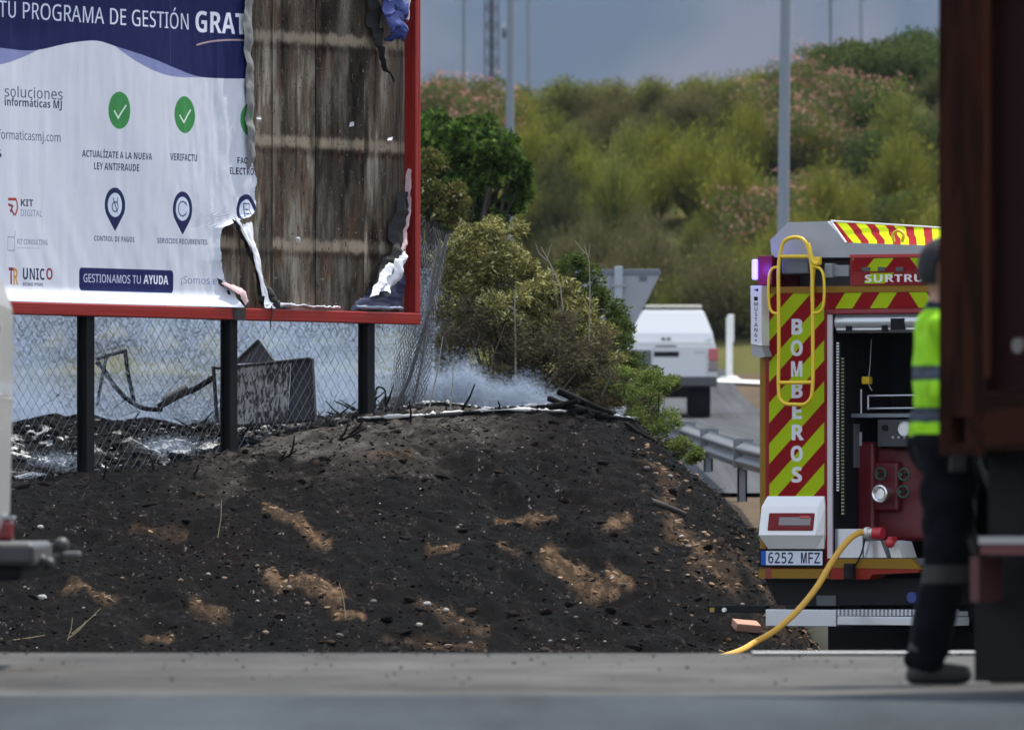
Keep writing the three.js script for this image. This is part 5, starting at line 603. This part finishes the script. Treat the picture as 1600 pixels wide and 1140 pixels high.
  const hair = fieldMesh([-0.16, 1.5, -0.17], 0.36, 72, (x, y, z) => Math.max(ellip([0.018, 1.668, 0], [0.112, 0.122, 0.089])(x, y, z), Math.min(x + 0.035, 1.695 - y), 1.60 - y)); part('cap', hair.translate(-0.045, 0, 0), mat([0.014, 0.014, 0.016], 0.8), p); part('cap_peak', (() => { const s = new THREE.CylinderGeometry(0.09, 0.095, 0.012, 24); s.scale(1.1, 1, 0.8); return s.translate(0.055, 1.713, 0); })(), mat([0.014, 0.014, 0.016], 0.8), p);
  part('belt_pouch', box(0.07, 0.11, 0.04, -0.02, 0.9, 0.2, 0.012), mat([0.02, 0.02, 0.022], 0.7), p);
}
// ---------- plants ----------
const leafM = mat('#ffffff', 0.75, { vertexColors: true, transmission: 0.35, thickness: 0, specularIntensity: 0.1 }), barkPale = mat([0.26, 0.23, 0.18], 0.9), barkDark = mat([0.05, 0.042, 0.034], 0.9);
const leafc = (pal, r) => { const a = pal[Math.floor(r() * pal.length)], k = rr(0.95, 2.5, r); return [a[0] * k, a[1] * k, a[2] * k]; };
const mixc = (pal, r) => { const a = pal[Math.floor(r() * pal.length)], k = rr(0.8, 1.9, r); return [a[0] * k, a[1] * k, a[2] * k]; };
function leafCloud(n, sample, len, wid, pal, r, up = 0.3) {
  const pos = [], col = [], q = new THREE.Quaternion(), e = new THREE.Euler();
  for (let i = 0; i < n; i++) {
    const c = sample(r); if (!c) continue; const l = len * rr(0.6, 1.4, r), w = wid * rr(0.7, 1.3, r); e.set(rr(-1.4, 1.4, r), rr(0, 6.28, r), rr(-0.6, 0.6, r) + up); q.setFromEuler(e);
    const v = [V(0, 0, 0), V(l * 0.45, w, w * 0.4), V(l, 0, -w * 0.5), V(l * 0.45, -w, w * 0.4)].map((p) => p.applyQuaternion(q).add(c)); const k = leafc(c.pal || pal, r);
    for (const t of [0, 1, 2, 0, 2, 3]) { pos.push(v[t].x, v[t].y, v[t].z); col.push(...k); }
  }
  return soup(pos, col);
}
const inLobes = (lobes, fill = 0.55) => (r) => { const [x, y, z, a, b, c] = lobes[Math.floor(r() * lobes.length)], th = r() * 6.283, u = rr(-1, 1, r), s = Math.sqrt(1 - u * u), k = Math.pow(rr(fill * fill * fill, 1, r), 1 / 3) * (1 + 0.22 * noise(th * 3, u * 4, x * 3)); return V(x + a * k * s * Math.cos(th), y + b * k * u, z + c * k * s * Math.sin(th)); };
function broomGeo(seed, H, Wd, n, pal, tip) {            // a fountain of fine green rods
  const r = rng(seed), pos = [], col = [];
  for (let i = 0; i < n; i++) {
    const th = r() * 6.283, out = Math.sqrt(r()), h = H * (0.55 + 0.5 * r()) * (1 - 0.35 * out * out), ex = Wd * out * Math.cos(th), ez = Wd * out * Math.sin(th), c = leafc(pal, r), ct = leafc(tip, r), w = rr(0.010, 0.026, r), a = r() * 3.14, wx = Math.cos(a) * w, wz = Math.sin(a) * w, st = rr(0, 0.45, r), curl = rr(-0.12, 0.12, r);
    const pt = (t) => [ex * (0.25 * t + 0.75 * t * t) + curl * t * t, h * (t - 0.18 * out * t * t), ez * (0.25 * t + 0.75 * t * t) + curl * 0.5 * t]; let A = pt(st);
    for (let s = 1; s <= 3; s++) { const t = lerp(st, 1, s / 3), Bp = pt(t), w0 = 1 - (s - 1) / 3.2, w1 = 1 - s / 3.2, cc = s === 3 ? ct : c; const v = [[A[0] - wx * w0, A[1], A[2] - wz * w0], [A[0] + wx * w0, A[1], A[2] + wz * w0], [Bp[0] + wx * w1, Bp[1], Bp[2] + wz * w1], [Bp[0] - wx * w1, Bp[1], Bp[2] - wz * w1]]; for (const k of [0, 1, 2, 0, 2, 3]) { pos.push(...v[k]); col.push(...cc); } A = Bp; }
  }
  const g = soup(pos, col); return g;
}
{
  // hillside: broom and oleander, each shrub a thing
  const kinds = [
    ['broom_shrub', 'feathery olive green broom shrub growing on the hillside', 'shrub', 'broom shrubs on the hillside', [[0.07, 0.085, 0.018], [0.055, 0.07, 0.018], [0.095, 0.095, 0.024]], [[0.125, 0.135, 0.026], [0.095, 0.115, 0.022], [0.16, 0.15, 0.04]]],
    ['broom_shrub', 'yellow green broom shrub growing on the hillside', 'shrub', 'yellow broom shrubs on the hillside', [[0.09, 0.095, 0.016], [0.075, 0.085, 0.016], [0.12, 0.11, 0.02]], [[0.17, 0.16, 0.026], [0.13, 0.135, 0.022]]],
    ['broom_shrub', 'dry brownish broom shrub growing on the hillside', 'shrub', 'dry broom shrubs on the hillside', [[0.075, 0.062, 0.03], [0.058, 0.05, 0.025], [0.055, 0.058, 0.02]], [[0.115, 0.095, 0.045], [0.10, 0.095, 0.035]]],
    ['broom_shrub', 'olive broom shrub darkened to stand for a shaded gap on the hillside', 'shrub', 'shaded-gap broom shrubs on the hillside', [[0.034, 0.04, 0.014], [0.026, 0.03, 0.012], [0.045, 0.042, 0.018]], [[0.055, 0.06, 0.02], [0.07, 0.07, 0.025]]]];  // leaf colours darkened to imitate shaded gaps between the shrubs
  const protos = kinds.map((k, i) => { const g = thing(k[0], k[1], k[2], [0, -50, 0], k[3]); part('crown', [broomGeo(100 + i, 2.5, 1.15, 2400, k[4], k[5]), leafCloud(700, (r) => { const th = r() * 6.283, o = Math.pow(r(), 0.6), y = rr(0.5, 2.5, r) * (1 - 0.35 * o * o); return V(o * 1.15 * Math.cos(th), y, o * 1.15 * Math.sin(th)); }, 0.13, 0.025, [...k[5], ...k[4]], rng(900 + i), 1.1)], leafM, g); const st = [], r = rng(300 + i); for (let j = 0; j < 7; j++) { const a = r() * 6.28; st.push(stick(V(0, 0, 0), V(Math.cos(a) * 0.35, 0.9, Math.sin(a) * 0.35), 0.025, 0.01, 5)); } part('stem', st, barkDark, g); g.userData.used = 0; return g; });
  const lob = []; { const r = rng(41); for (let i = 0; i < 16; i++) { const a = r() * 6.28, q = Math.sqrt(r()) * 0.9; lob.push([q * Math.cos(a), rr(0.5, 1.75, r), q * Math.sin(a), rr(0.3, 0.5, r), rr(0.28, 0.45, r), rr(0.3, 0.5, r)]); } }
  const ole = thing('oleander_shrub', 'oleander shrub with pale pink blossom growing on the hillside', 'shrub', [0, -50, 0], 'oleander shrubs on the hillside'); { const r = rng(43); part('crown', leafCloud(3600, inLobes(lob), 0.12, 0.018, [[0.055, 0.08, 0.022], [0.075, 0.09, 0.03], [0.10, 0.095, 0.03]], r), leafM, ole); part('blossom', leafCloud(620, inLobes(lob.map((l) => [l[0] * 1.1, l[1] + 0.12, l[2] * 1.1, l[3], l[4], l[5]]), 0.95), 0.055, 0.028, [[0.36, 0.17, 0.14], [0.42, 0.24, 0.20], [0.26, 0.11, 0.07]], r), leafM, ole); const st = []; for (let j = 0; j < 6; j++) { const a = j; st.push(stick(V(0, 0, 0), V(Math.cos(a) * 0.4, 1.1, Math.sin(a) * 0.4), 0.03, 0.012, 5)); } part('stem', st, barkDark, ole); }
  const dk = thing('evergreen_shrub', 'dark green leafy shrub growing on the hillside', 'shrub', [0, -50, 0], 'dark leafy shrubs on the hillside'); { const r = rng(47); part('crown', leafCloud(4200, inLobes(lob), 0.1, 0.032, [[0.04, 0.062, 0.016], [0.05, 0.07, 0.02], [0.075, 0.085, 0.025]], r), leafM, dk); const st = []; for (let j = 0; j < 5; j++) { const a = j * 1.3; st.push(stick(V(0, 0, 0), V(Math.cos(a) * 0.35, 1.1, Math.sin(a) * 0.35), 0.03, 0.012, 5)); } part('stem', st, barkDark, dk); }
  const used = new Map(), r = rng(55);
  const plant = (proto, x, d, s, sy = 1) => { const o = used.get(proto) ? copy(proto) : proto; used.set(proto, 1); o.position.set(x, land(x, d) - 0.12, -d); o.scale.set(s, s * sy, s); o.rotation.y = r() * 6.28; };
  const seen = [[700, 268, 'o'], [735, 266, 'o'], [765, 264, 'o'], [670, 266, 'o'], [1195, 262, 'o'], [1235, 258, 'o'], [1275, 260, 'o'], [1310, 262, 'o'], [1215, 250, 'o'], [1255, 252, 'o'], [1450, 274, 'k'], [1430, 272, 'k'], [1360, 262, 'o'], [1290, 274, 'o'], [1350, 274, 'k'], [1180, 249, 'o']];
  for (const [px, d, k] of seen) plant(k === 'o' ? ole : dk, X(px, d), d, rr(0.85, 1.15, r));
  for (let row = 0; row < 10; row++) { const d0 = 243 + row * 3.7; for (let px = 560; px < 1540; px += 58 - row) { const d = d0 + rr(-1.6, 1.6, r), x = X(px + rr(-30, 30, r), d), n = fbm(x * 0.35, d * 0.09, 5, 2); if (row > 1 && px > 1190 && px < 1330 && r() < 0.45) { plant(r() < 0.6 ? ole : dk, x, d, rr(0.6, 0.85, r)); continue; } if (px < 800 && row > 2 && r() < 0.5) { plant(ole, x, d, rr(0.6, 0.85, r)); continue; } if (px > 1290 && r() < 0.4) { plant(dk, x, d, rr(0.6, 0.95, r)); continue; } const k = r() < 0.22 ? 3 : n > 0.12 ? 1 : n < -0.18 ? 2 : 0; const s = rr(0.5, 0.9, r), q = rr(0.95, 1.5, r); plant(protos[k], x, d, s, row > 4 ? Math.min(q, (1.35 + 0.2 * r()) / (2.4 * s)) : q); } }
  for (let px = 985; px < 1230; px += 34) for (const d0 of [241, 244]) { const d = d0 + rr(-1, 1, r); plant(protos[r() < 0.6 ? 2 : 0], X(px + rr(-10, 10, r), d), d, rr(0.6, 0.95, r)); }
  for (let px = 40; px < 560; px += 85) for (const d0 of [240, 256]) { const d = d0 + rr(-2, 2, r); plant(protos[2], X(px, d), d, rr(0.9, 1.3, r)); }
}
// a leafy tree: trunk, limbs, crown of leaf clumps
function leafy(name, label, cat, base, lobes, n, len, wid, pal, seed, trunkR, bark, extra) {
  const g = thing(name, label, cat, base.toArray()), r = rng(seed), L = lobes.map(([x, y, z, a, b, c]) => [x, y, z, a, b, c]);
  const small = []; for (const [x, y, z, a, b, c] of L) for (let i = 0; i < 9; i++) { const s = inLobes([[x, y, z, a, b, c]], 0.6)(r), k = rr(0.28, 0.5, r); small.push([s.x, s.y, s.z, a * k, b * k, c * k]); }
  part('crown', leafCloud(n, inLobes(small, 0.4), len, wid, pal, r), leafM, g); const st = []; for (const [x, y, z] of L) { const m = V(x * 0.4 + rr(-0.1, 0.1, r), y * 0.45, z * 0.4); st.push(limb([V(0, -0.1, 0), m, V(x, y, z)], trunkR, trunkR * 0.35, 6)); for (let i = 0; i < 5; i++) { const s = small[Math.floor(r() * small.length)]; st.push(limb([m, V(s[0], s[1], s[2])], trunkR * 0.35, trunkR * 0.12, 4)); } } part('trunk', st, bark, g); if (extra) extra(g, r, small); return g;
}
const at3 = (base, px, py, d, rx, ry) => { const p = P(px, py, d).sub(base), k = d / F; return [p.x, p.y, p.z, rx * k, ry * k, rx * k]; };
{ // green tree behind the billboard, and the flowering shrub before it
  const d = 116, b = V(X(690, d), land(X(690, d), d), -d);
  leafy('leafy_tree', 'rich green broad leaved tree standing behind the billboard', 'tree', b, [[690, 215, 60, 40], [735, 225, 50, 40], [770, 240, 45, 45], [800, 262, 24, 50], [660, 250, 50, 50], [720, 275, 60, 45], [775, 300, 45, 45], [690, 320, 60, 50], [740, 340, 50, 45], [640, 300, 50, 60], [600, 260, 60, 60]].map(([a, c, e, f]) => at3(b, a, c, d + rr(-0.4, 0.4), e, f)), 15000, 0.085, 0.034, [[0.032, 0.062, 0.010], [0.045, 0.08, 0.013], [0.07, 0.105, 0.02], [0.022, 0.042, 0.008]], 61, 0.06, barkDark);
  const d2 = 98, b2 = V(X(670, d2), land(X(670, d2), d2), -d2);
  leafy('flowering_shrub', 'olive shrub with small cream flowers beside the billboard frame', 'shrub', b2, [[668, 275, 32, 32], [690, 290, 30, 30], [655, 310, 30, 40], [690, 325, 30, 30], [715, 330, 24, 24], [630, 280, 30, 50]].map(([a, c, e, f]) => at3(b2, a, c, d2, e, f)), 5000, 0.05, 0.014, [[0.07, 0.085, 0.02], [0.09, 0.09, 0.025], [0.11, 0.08, 0.03], [0.05, 0.06, 0.015]], 62, 0.03, barkDark, (g, r, s) => part('blossom', leafCloud(260, inLobes(s, 0.95), 0.03, 0.02, [[0.4, 0.38, 0.22], [0.32, 0.3, 0.16]], r), leafM, g));
}
{ // scrub at the top of the bank
  const d = 91.5, gy = (px, dd) => V(X(px, dd), mound(X(px, dd), dd) - 0.05, -dd), olive = [[0.11, 0.11, 0.036], [0.15, 0.145, 0.05], [0.24, 0.225, 0.09], [0.065, 0.065, 0.022], [0.36, 0.34, 0.18], [0.17, 0.16, 0.05]], brown = [[0.065, 0.052, 0.032], [0.095, 0.075, 0.046], [0.05, 0.042, 0.026], [0.11, 0.10, 0.05]];
  const b = gy(790, d);
  leafy('olive_scrub', 'tall olive green scrub bush with scorched lower branches above the smoke', 'bush', b, [[740, 375, 50, 38], [780, 390, 55, 42], [720, 420, 45, 45], [770, 445, 60, 45], [820, 440, 50, 45], [850, 470, 45, 45], [730, 470, 45, 40], [800, 490, 60, 40], [860, 510, 45, 40], [885, 480, 40, 40], [905, 530, 45, 40], [840, 530, 60, 35], [760, 500, 60, 35], [930, 575, 45, 30]].map(([a, c, e, f]) => at3(b, a, c, d + rr(-0.25, 0.25), e, f)), 38000, 0.05, 0.0095, olive, 71, 0.018, barkDark);
  const b1 = gy(800, d - 0.4);
  leafy('scorched_scrub', 'brown scorched twiggy scrub at the foot of the olive bush', 'bush', b1, [[720, 510, 45, 45], [770, 525, 50, 42], [820, 545, 55, 42], [870, 560, 55, 42], [915, 580, 45, 36], [930, 545, 40, 40], [700, 550, 30, 40], [900, 520, 40, 40], [950, 612, 45, 26], [890, 606, 50, 25], [985, 628, 30, 20], [840, 600, 50, 26], [770, 585, 45, 30]].map(([a, c, e, f]) => at3(b1, a, c, d - 0.4 + rr(-0.2, 0.2), e, f)), 19000, 0.05, 0.006, [...brown, ...brown, [0.13, 0.12, 0.06]], 72, 0.014, barkDark);
  const b2 = gy(905, d + 1.4);
  leafy('green_scrub', 'deep green bush between the olive scrub and the road sign', 'bush', b2, [[890, 430, 30, 30], [915, 455, 35, 35], [935, 490, 35, 40], [950, 525, 32, 40], [900, 480, 40, 40], [960, 560, 40, 35], [985, 585, 45, 30], [930, 560, 45, 40], [1015, 600, 36, 24], [960, 610, 45, 24]].map(([a, c, e, f]) => at3(b2, a, c, d + 1.4 + rr(-0.2, 0.2), e, f)), 17000, 0.05, 0.010, [[0.05, 0.072, 0.018], [0.065, 0.088, 0.022], [0.085, 0.105, 0.03], [0.04, 0.055, 0.015]], 73, 0.016, barkDark);
  const b3 = gy(1005, 90.4);
  leafy('low_green_bush', 'low yellow green bush growing down the right flank of the bank', 'bush', b3, [[975, 600, 32, 24], [1005, 620, 32, 28], [1030, 650, 30, 28], [1045, 680, 26, 24], [1000, 660, 26, 24], [1030, 600, 35, 20], [1060, 700, 18, 16], [1082, 712, 14, 14]].map(([a, c, e, f]) => at3(b3, a, c, 90.4 - (a - 1000) * 0.012, e, f)), 9000, 0.036, 0.0075, [[0.09, 0.13, 0.025], [0.12, 0.155, 0.035], [0.07, 0.10, 0.02], [0.15, 0.15, 0.06]], 74, 0.014, barkDark);
  const twigs = (label, pts, rad, kids) => { const g = thing('bare_twig', label, 'twig'), q = pts.map(([a, c]) => P(a, c, 90.9)); part('stem', limb(q, rad, rad * 0.45, 6), barkPale, g); for (const k of kids) part('side_twig', limb(k.map(([a, c]) => P(a, c, 90.9)), rad * 0.5, rad * 0.2, 5), barkPale, g); };
  twigs('pale bare stem arching over the right of the olive bush', [[873, 560], [874, 520], [880, 485], [876, 450], [866, 425], [855, 403], [845, 385]], 0.009, [[[862, 418], [866, 450], [872, 480]], [[855, 403], [862, 380]], [[856, 408], [842, 395], [836, 378]]]);
  twigs('thin bare branched twig standing beside the road sign', [[920, 560], [921, 500], [922, 450], [921, 410], [918, 398]], 0.008, [[[919, 400], [908, 388], [898, 376]], [[919, 400], [912, 380]], [[920, 402], [922, 378]], [[920, 470], [928, 455]]]);
  twigs('pale leaning branch over the low green bush', [[965, 612], [990, 590], [1012, 578], [1036, 575]], 0.01, [[[1000, 584], [1020, 570]]]);
  twigs('dark upright dead stem inside the scorched scrub', [[805, 600], [806, 540], [804, 480], [806, 450]], 0.012, []);
  const dk = rng(91); for (const [px, py, dx, dy] of [[705, 600, -20, -120], [735, 610, 15, -90], [845, 615, 45, -80], [870, 620, 50, -60], [760, 605, 30, -100], [940, 620, 30, -80]]) { const g = thing('dead_branch', 'dark dead branch sticking out of the scorched scrub', 'branch', [0, 0, 0], 'dead branches in the scorched scrub'); const a = P(px, py, 90.6), b = P(px + dx, py + dy, 90.8); part('stem', limb([a, a.clone().lerp(b, 0.5).add(V(rr(-0.05, 0.05, dk), 0, 0)), b], 0.01, 0.004, 5), barkDark, g); }
}
// ---------- stones, clods, ash on the bank ----------
{
  const r = rng(101), stoneGeo = (seed) => { const g = new THREE.IcosahedronGeometry(1, 1), p = g.attributes.position; for (let i = 0; i < p.count; i++) { const x = p.getX(i), y = p.getY(i), z = p.getZ(i), k = 1 + 0.28 * noise(x * 1.7 + seed, y * 1.7, z * 1.7); p.setXYZ(i, x * k, y * k * 0.62, z * k * 0.85); } g.computeVertexNormals(); return g; };
  const shapes = [1, 2, 3, 4].map(stoneGeo), ms = [mat([0.26, 0.23, 0.195], 0.9), mat([0.17, 0.115, 0.08], 0.9), mat([0.09, 0.078, 0.07], 0.9), mat([0.32, 0.30, 0.28], 0.9)];
  const sp = [[63, 825, 9], [190, 905, 7], [325, 898, 7], [282, 908, 8], [438, 918, 6], [452, 918, 6], [402, 885, 6], [402, 940, 6], [583, 941, 9], [668, 945, 10], [65, 936, 14], [696, 955, 10], [715, 825, 6], [38, 918, 4], [313, 862, 3], [350, 867, 4], [318, 880, 3], [415, 990, 9], [700, 1012, 12], [1047, 745, 8], [1010, 733, 10], [1025, 742, 9], [480, 945, 9], [655, 978, 10], [955, 905, 8], [975, 915, 9], [530, 995, 11], [735, 1005, 6], [845, 922, 5], [860, 1002, 6], [945, 1003, 5], [880, 1001, 5], [600, 840, 4], [720, 821, 5], [350, 905, 8], [170, 932, 4], [130, 950, 4], [835, 998, 5], [1160, 945, 6], [1095, 905, 7], [1120, 918, 6], [1075, 855, 9], [1065, 840, 8], [885, 958, 6], [900, 965, 6]];
  for (const [px, py, s] of sp) { const p = hit(px, py), k = s / F * 50, o = single('stone', 'pale stone lying on the burnt bank', 'stone', shapes[Math.floor(r() * 4)], ms[Math.floor(r() * 4)], 'stones on the burnt bank'); o.position.set(p.x, p.y + k * 0.2, p.z); o.scale.setScalar(k); o.rotation.y = r() * 6.28; }
  { const p = hit(1166, 985), g = single('brick_piece', 'pinkish broken brick slab lying on the bank by the hose', 'brick', bx(-0.1, 0.1, -0.03, 0.035, -0.06, 0.06, 0.008), mat([0.46, 0.24, 0.17], 0.9)); g.position.set(p.x, p.y + 0.03, p.z); g.rotation.set(0.35, 0.3, -0.2); }
  const inst = (name, label, n, geo, m, size, tones, rough, pick) => { const o = new THREE.InstancedMesh(geo, m, n), q = new THREE.Object3D(), c = new THREE.Color(); let k = 0; for (let i = 0; i < n * 3 && k < n; i++) { const x = rr(-5.6, 2.5, r), d = baseD(x) - 0.5 + (ridgeD(x) + 1.5 - baseD(x)) * r(); if (pick && !pick(x, d)) continue; const s = size * Math.pow(r(), 2.2) + size * 0.18; q.position.set(x, mound(x, d) + s * 0.15, -d); q.rotation.set(rr(-0.5, 0.5, r), r() * 6.28, rr(-0.5, 0.5, r)); q.scale.set(s * rr(0.8, 1.5, r), s * rr(0.6, 1, r), s); q.updateMatrix(); o.setMatrixAt(k, q.matrix); c.setRGB(...mixc(tones, r)); o.setColorAt(k, c); k++; } o.count = k; o.name = name; o.userData = { label, category: 'soil', kind: 'stuff' }; o.castShadow = o.receiveShadow = true; scene.add(o); };
  inst('charred_clods', 'loose charred clods covering the burnt bank', 15000, shapes[0], mat('#ffffff', 0.95, { specularIntensity: 0.1 }), 0.016, [[0.004, 0.004, 0.0039], [0.006, 0.0058, 0.0055], [0.010, 0.0094, 0.0088], [0.018, 0.0165, 0.015], [0.009, 0.0065, 0.005]], 0, (x, d) => bareAt(x, d) < 0.3);
  inst('charred_lumps', 'larger charred lumps of soil on the burnt bank', 520, shapes[3], mat('#ffffff', 0.95, { specularIntensity: 0.1 }), 0.046, [[0.0055, 0.0052, 0.005], [0.009, 0.008, 0.0075], [0.013, 0.0115, 0.0105], [0.022, 0.015, 0.011]]);
  inst('pale_grit', 'fine pale grit sprinkled over the burnt bank', 1400, shapes[1], mat('#ffffff', 0.9), 0.009, [[0.16, 0.145, 0.13], [0.10, 0.08, 0.065], [0.28, 0.27, 0.25], [0.07, 0.062, 0.055]]);
  inst('earth_crumbs', 'crumbs of tan earth on the bare patches', 5000, shapes[2], mat('#ffffff', 0.95, { specularIntensity: 0.1 }), 0.022, [[0.15, 0.098, 0.06], [0.12, 0.075, 0.045], [0.09, 0.06, 0.04], [0.2, 0.14, 0.09]], 0, (x, d) => bareAt(x, d) > 0.2 || (x > 1.0 && r() < 0.2));
  // charred straw and twig litter
  const pos = []; for (let i = 0; i < 9000; i++) { const x = rr(-5.4, 2.3, r), d = baseD(x) + (ridgeD(x) - baseD(x) + 1) * r(), y = mound(x, d) + 0.012, a = r() * 3.14, l = rr(0.02, 0.11, r), w = rr(0.001, 0.004, r), dx = Math.cos(a) * l, dz = Math.sin(a) * l * 0.8, up = rr(-0.01, 0.04, r); pos.push(x, y, -d, x + dx, y + up, -d + dz, x + dx * 0.5, y + up * 0.5 + w * 2, -d + dz * 0.5); }
  const o = single('charred_straw', 'charred straw and twig litter strewn over the bank', 'litter', soup(pos), mat([0.04, 0.035, 0.03], 0.95, { specularIntensity: 0.1 })); o.userData.kind = 'stuff';
  // grit along the pavement edge
  { const n = 260, g = new THREE.InstancedMesh(shapes[3], mat('#ffffff', 0.95, { specularIntensity: 0.1 }), n), q = new THREE.Object3D(), c = new THREE.Color(); for (let i = 0; i < n; i++) { const x = rr(-3.2, 3.2, r), d = 50.1 - Math.pow(r(), 2.5) * 9, s = rr(0.003, 0.010, r); q.position.set(x, 0.003 + s * 0.3 - 0.06 * sstep(49.6, 50.2, d), -d); q.rotation.set(0, r() * 6, 0); q.scale.setScalar(s); q.updateMatrix(); g.setMatrixAt(i, q.matrix); c.setRGB(...mixc([[0.05, 0.048, 0.045], [0.08, 0.075, 0.07], [0.10, 0.095, 0.09]], r)); g.setColorAt(i, c); } g.name = 'pavement_grit'; g.userData = { label: 'loose grit strewn along the pavement edge', category: 'grit', kind: 'stuff' }; scene.add(g); }
}
// ---------- smoke: a cloud of fine translucent motes ----------
{
  const r = rng(202); let pos = []; const gauss = () => { let s = 0; for (let i = 0; i < 4; i++) s += r(); return (s - 2) * 0.85; };
  const mote = (p, s) => { const a = V(gauss(), gauss(), gauss()).normalize(), b = V(gauss(), gauss(), gauss()).cross(a).normalize(), c = a.clone().cross(b); for (const t of [0, 2.094, 4.189]) { const u = Math.cos(t) * s, v = Math.sin(t) * s; pos.push(p.x + b.x * u + c.x * v, p.y + b.y * u + c.y * v, p.z + b.z * u + c.z * v); } };
  // drifts behind the fence and its debris, thick near the ground
  let made = 0; while (made < 250000) { const px = rr(-80, 700, r), t = Math.pow(r(), 2.0), py = 655 + 16 * fbm(px * 0.017, 4, 2, 3) - t * 245 * (0.8 + 0.3 * fbm(px * 0.012, 8, 5, 2)), d0 = ridgeD(X(clamp(px, 0, 600), 85)) + 3.6, d = d0 + rr(0.2, 4, r), p = P(px, py, d), n = fbm3(p.x * 1.1 + 3, p.y * 1.7, p.z * 0.8, 4); if (n < rr(-0.5, 0.42, r)) continue; if (px > 640 && r() < (px - 640) / 60) continue; mote(p, 0.0165); made++; }
  // the low plume creeping along the top of the bank
  const crest = curve([[640, 545], [670, 548], [700, 556], [740, 572], [790, 590], [830, 596], [870, 606], [900, 630]]);
  const drift = pos; pos = [];
  made = 0; while (made < 58000) { const px = rr(636, 905, r), top = crest(px) + 22 * fbm(px * 0.022, 2, 1, 4), t = Math.abs(gauss()) * 0.9, py = 648 - t * (648 - top), d = 89.5 + gauss() * 0.4, p = P(px, py, d), n = fbm3(p.x * 2.2, p.y * 3.2 - p.x * 1.2, p.z * 1.6, 4); if (n < rr(-0.55, 0.30, r) + 0.12 * t + (px > 850 ? (px - 850) / 120 : 0)) continue; mote(p, 0.022); made++; }
  const plume = single('smoke_plume', 'low pale smoke plume creeping along the top of the bank', 'smoke', soup(pos), mat([0.50, 0.59, 0.73], 1, { transparent: true, opacity: 0.055, transmission: 0.5, thickness: 0, specularIntensity: 0 })); plume.userData.kind = 'stuff'; pos = drift;
  // wisps low at the left
  made = 0; while (made < 4200) { const k = r() < 0.6, p = P((k ? 265 : 90) + gauss() * 50, (k ? 697 : 722) + gauss() * 16, 86.2 + gauss() * 0.5 - (k ? 0 : 2)); mote(p, 0.012); made++; }
  const o = single('smoke', 'bluish white smoke drifting behind the chain-link fence', 'smoke', soup(pos), mat([0.50, 0.59, 0.73], 1, { transparent: true, opacity: 0.13, transmission: 0.5, thickness: 0, specularIntensity: 0 })); o.userData.kind = 'stuff';
}
renderer.render(scene, camera);
